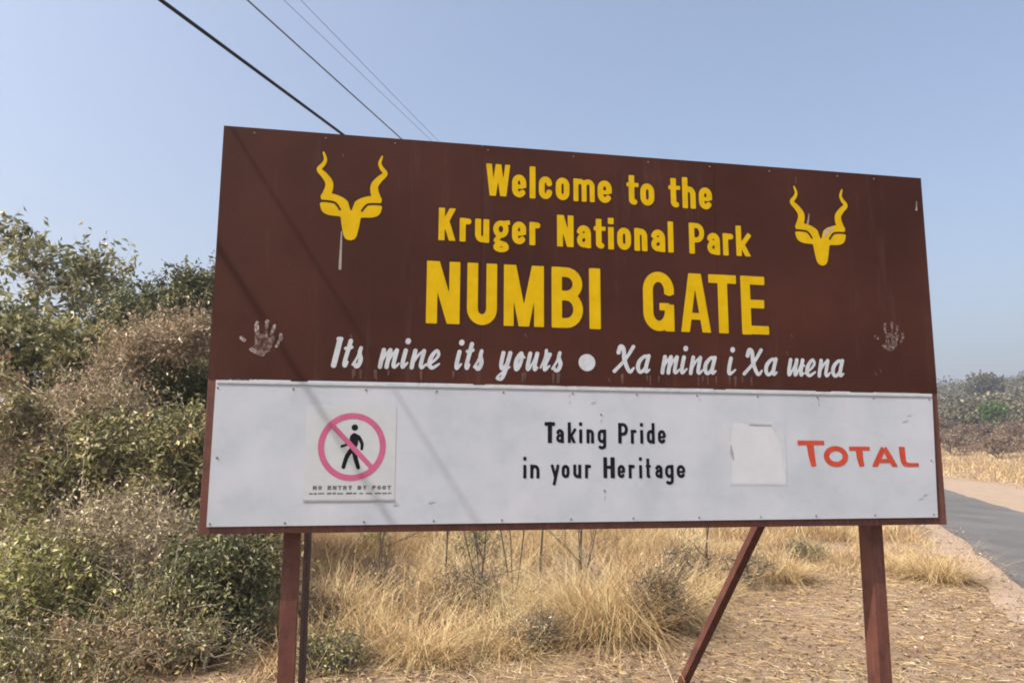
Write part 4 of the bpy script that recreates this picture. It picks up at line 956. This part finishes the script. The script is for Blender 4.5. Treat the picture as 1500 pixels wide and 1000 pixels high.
def litter(n, xr, yr, seed):
    rng = np.random.default_rng(seed); x = rng.uniform(*xr, n); y = rng.uniform(*yr, n)
    k = (scatter_ok(x, y) > rng.normal(-.25, .3, n)) & (rng.random(n) < .25 + .9 * vnoise(x, y, .5, 78)); x, y = x[k], y[k]; n = len(x)
    N = rng.normal(0, .25, (n, 3)); N[:, 2] = 1; N /= np.linalg.norm(N, axis=1, keepdims=True)
    L = .012 + .05 * rng.random(n) ** 2.2; V, F = leaves(np.stack([x, y, ground_z(x, y) + rng.uniform(.002, .018, n)], -1), N, L, L * rng.uniform(.3, .8, n), rng, .3)
    tag(link('fallen_leaves', np_mesh('litter', V, F, np.repeat(np.clip(rng.normal(.5, .28, n), 0, 1), 4)), M_LITTER), kind='stuff')
    n = 22000; x = rng.uniform(*xr, n); y = rng.uniform(*yr, n); k = scatter_ok(x, y) > rng.normal(-.1, .3, n); x, y = x[k], y[k]; n = len(x); a = rng.uniform(0, 2 * PI, n); L = rng.uniform(.03, .16, n) / 2
    z = ground_z(x, y) + .008; dx, dy = np.cos(a) * L, np.sin(a) * L; wd = rng.uniform(.0012, .003, n)
    P = np.stack([x - dx, y - dy, z + rng.uniform(-.004, .02, n)], -1); Q = np.stack([x + dx, y + dy, z + rng.uniform(-.004, .02, n)], -1)
    V, F = tubes(P, Q, wd, wd, 3); tag(link('straw_litter', np_mesh('straws', V, F, np.repeat(rng.random(n), 6)), M_STRAW), kind='stuff')
litter(40000, (-2.5, 7.5), (4.2, 12), 66)
def gravel(n, seed):
    rng = np.random.default_rng(seed); y = rng.uniform(6, 30, n); x = 6.35 + .445 * (y - 9.8) + rng.normal(-.22, .22, n)
    N = rng.normal(0, .6, (n, 3)); N[:, 2] = 1; N /= np.linalg.norm(N, axis=1, keepdims=True); L = .008 + .035 * rng.random(n) ** 3
    V, F = leaves(np.stack([x, y, ground_z(x, y) + .026], -1), N, L, L * .8, rng, .5)
    tag(link('road_edge_gravel', np_mesh('gravel', V, F, np.repeat(np.clip(rng.normal(.6, .25, n), 0, 1), 4)), M_LITTER), kind='stuff')
gravel(2600, 67)

# ------------------------------------------------------------------ across the road
def rng_keep(x, y): return vnoise(x, y, 7, 91)
def beyond(x, y): return (x - 13.7 - .42 * (y - 20.4)) / 1.085
field('verge_grass', 130000, (14, 60), (14, 90), lambda x, y: sstep(-.6, .8, beyond(x, y) - np.interp(y, [0, 20, 34, 44, 60], [3.2, 3.4, 3.4, 1.3, .5]) + (vnoise(x, y, 2.2, 81) - .5) * 2) * (1 - sstep(36, 50, beyond(x, y))) * sstep(.18, .5, vnoise(x, y, 1.6, 85) + .15), lambda x, y: .25 + .5 * vnoise(x, y, 3.0, 82), 83, M_STRAW, (.02, .045), (.1, .8), (.1, .7))
M_LEAF_HILL = foliage('grey_brown_hill_leaves', [(0, (.04, .04, .024)), (.45, (.085, .08, .046)), (.8, (.15, .128, .078)), (1, (.24, .19, .12))], .2)
M_LEAF_BRIGHT = foliage('fresh_green_leaves', [(0, (.03, .07, .015)), (.5, (.075, .15, .03)), (1, (.16, .25, .06))], .3)
M_LEAF_HDRY = foliage('reddish_dry_hill_leaves', [(0, (.075, .05, .034)), (.5, (.155, .10, .068)), (1, (.27, .19, .125))], .2)

def far_tree(x, y, Y, hpx, wpx, seed, label, lmat, name='tree', cat='tree', ncl=110, per=26, group=None, lift=.42, leaf=None):
    """a tree whose middle is seen near photo pixel x; foot on the terrain Y metres ahead"""
    p = at(x, y, Y); g = gz(p.x, p.y); k = Y / F_PX; H = hpx * k; W = wpx * k; rng = np.random.default_rng(seed)
    L = [(0, 0, H * (.5 + lift * .35), W * .42, W * .42, H * (.5 - lift * .35), 4)]
    for _ in range(4): L.append((rng.uniform(-.3, .3) * W, rng.uniform(-.3, .3) * W, H * rng.uniform(.5, .82), W * .24, W * .24, H * .18, 1.4))
    s = max(H, W) / 3
    return plant(name, label, cat, (p.x, p.y), L, ncl, lmat, M_DTWIG, seed, per=per, leaf=leaf or (.10 * s, .2 * s), asp=.6, twigs=3, twig_len=(.14 * s, .34 * s), tw_r=.004 * s, tip_r=.008 * s, stems=2, base_r=.03 * H, trunk=True, zmin=H * .2, group=group)
far_tree(1457, 590, 85, 48, 46, 91, 'bright green leafy tree on the slope across the road', M_LEAF_BRIGHT, ncl=120, per=34)
far_tree(1440, 560, 165, 46, 60, 92, 'big domed grey-green tree standing above the scrub behind the bright green tree', M_LEAF_HILL, ncl=260, per=46, lift=.1)
far_tree(1484, 590, 120, 34, 34, 93, 'grey-brown tree on the slope right of the bright green one', M_LEAF_HILL, ncl=90)
far_tree(1402, 590, 130, 26, 40, 94, 'low spreading grey-green tree beside the right edge of the board', M_LEAF_HILL, ncl=90)
SG = 'reddish brown bushes across the road'
for i, (x, Y, h_, w_) in enumerate([(1394, 66, 34, 46), (1426, 74, 30, 52), (1462, 60, 36, 52), (1495, 68, 36, 46), (1440, 92, 26, 50), (1375, 90, 28, 50), (1480, 96, 26, 50), (1520, 60, 38, 60), (1410, 104, 24, 44)]):
    far_tree(x, 640, Y, h_, w_, 100 + i, 'reddish brown dry bush in the scrub band beyond the road verge', M_LEAF_HDRY, 'dry_bush', 'bush', 80, 22, SG, .1)

# scrub that reads as one mass: many small crowns in one object
def scrub(name, n, th, rr, hh, keep, mat, seed, m=115, wid=(.45, .75), lf=(.07, .15)):
    rng = np.random.default_rng(seed); th = np.radians(rng.uniform(*th, n)); r = rr[0] * (rr[1] / rr[0]) ** rng.random(n); x, y = r * np.sin(th), r * np.cos(th)
    k = keep(x, y, r); x, y, r = x[k], y[k], r[k]; n = len(x); H = rng.uniform(*hh, n) * (1 + .35 * (rng.random(n) < .12)); W = H * rng.uniform(*wid, n)
    c = np.stack([x, y, ground_z(x, y)], -1)
    d = rng.normal(0, 1, (n, m, 3)); d /= np.linalg.norm(d, axis=2, keepdims=True); q = rng.uniform(.45, 1.08, (n, m, 1))
    pos = c[:, None] + d * q * np.stack([W, W, H * .5], -1)[:, None]; pos[:, :, 2] += (H * .46)[:, None]
    N = d + rng.normal(0, .6, d.shape); N[..., 2] += .3; N /= np.linalg.norm(N, axis=2, keepdims=True)
    L = (rng.uniform(*lf, (n, m)) * H[:, None]).ravel()
    V, F = leaves(pos.reshape(-1, 3), N.reshape(-1, 3), L, L * .8, rng, .3)
    t = np.repeat(np.clip(np.repeat(rng.uniform(0, 1, n), m) * .65 + rng.uniform(0, .35, n * m), 0, 1), 4)
    tag(link(name, np_mesh('scrub', V, F, t), mat), kind='stuff')
scrub('hillside_scrub', 7000, (14, 46), (105, 560), (1.8, 4.2), lambda x, y, r: (beyond(x, y) > 8), M_LEAF_HILL, 121)
scrub('hillside_scrub', 2600, (-52, 14), (110, 560), (1.8, 4.6), lambda x, y, r: r > 110, M_LEAF_HILL, 122, 50)
scrub('savanna_scrub', 1500, (-52, 16), (36, 112), (.5, 2.2), lambda x, y, r: (beyond(x, y) < -7.5) & (y > 34), M_LEAF_HDRY, 126, 60)
scrub('brown_scrub', 2000, (18, 42), (70, 150), (.6, 1.7), lambda x, y, r: (beyond(x, y) > 6) & (r > 76) & (rng_keep(x, y) > .38), M_LEAF_HDRY, 123, 80, (.5, .9))
scrub('olive_scrub', 700, (18, 42), (80, 150), (.8, 1.8), lambda x, y, r: (beyond(x, y) > 6) & (rng_keep(x, y) < .5), M_LEAF_HILL, 124, 80, (.5, .9))

# ------------------------------------------------------------------ overhead wires
mk = NT('black_cable'); mk.base((.02, .02, .022), .6); M_CABLE = mk.m
mk = NT('bare_wire'); mk.base((.16, .16, .17), .5); M_WIRE = mk.m
def wire(label, p3, d, r, mat, sag=0.0):
    """straight run through p3 (a point 3 m ahead) along d, from behind the camera to the pole beyond the sign"""
    p3 = Vector(p3); d = Vector(d) / d[1]; pts = []
    for y in np.linspace(-30, WIRE_END, 40): pts.append(p3 + d * (y - 3))
    tag(MB().tube(pts, r, 8).build('overhead_wire', mat, None, True), label, 'wire', 'overhead wires')
    return pts[-1]
WIRE_END = 30.0
w1 = wire('thick black overhead cable, nearest and lowest of the four wires', (-2.5507, 3, 4.2879), (.2245, 1, .0903), .014, M_CABLE)
w2 = wire('thin dark overhead wire next to the thick black cable', (-2.3862, 3, 4.6569), (.3051, 1, .0073), .0062, M_WIRE)
w3 = wire('faint high overhead wire, inner one of the far pair', (-6.60, 3, 9.0), (.3248, 1, 0), .0045, M_WIRE)
w4 = wire('faint high overhead wire, outermost and farthest right against the sky', (-6.13, 3, 9.0), (.3029, 1, 0), .0045, M_WIRE)
M_POLE = paint('weathered_pole_wood', (.16, .12, .085), .9, .6, 6)
def pole(x, y, H, arm_z, a, b, label):
    g = gz(x, y); root = tag(empty('utility_pole', (x, y, g)), label, 'utility pole')
    MB().tube([(0, 0, -.5), (0, 0, H * .5), (0, 0, H)], [.14, .12, .1], 14).build('mast', M_POLE, root, True)
    MB().bar((a - x, .11, arm_z - g), (b - x, .11, arm_z - g), .08, .1).build('crossarm', M_POLE, root)
    for p in (a, b): MB().tube([(p - x, 0.0, arm_z - g - .12), (p - x, 0, arm_z - g + .05)], [.03, .02], 8).build('insulator', M_RIVET, root)
pole((w1.x + w2.x) / 2, 30.05, 7.1, w1.z, w1.x - .1, w2.x - 1.2, 'wooden pole carrying the two low wires beyond the sign')
pole((w3.x + w4.x) / 2, 30.05, 9.4, 9.0, w4.x - .1, w3.x + .1, 'tall wooden pole carrying the two high wires beyond the sign')

# ------------------------------------------------------------------ dry-season haze
mh = bpy.data.materials.new('haze_air'); mh.use_nodes = True; ht = mh.node_tree
ht.nodes.remove(ht.nodes['Principled BSDF'])
hv = ht.nodes.new('ShaderNodeVolumePrincipled'); hv.inputs['Color'].default_value = (.80, .86, .97, 1); hv.inputs['Density'].default_value = 0.0012; hv.inputs['Anisotropy'].default_value = 0.3
ht.links.new(hv.outputs[0], ht.nodes['Material Output'].inputs['Volume'])
tag(MB().box(-3600, 3600, -3600, 3600, -20, 75).build('haze', mh), kind='stuff')
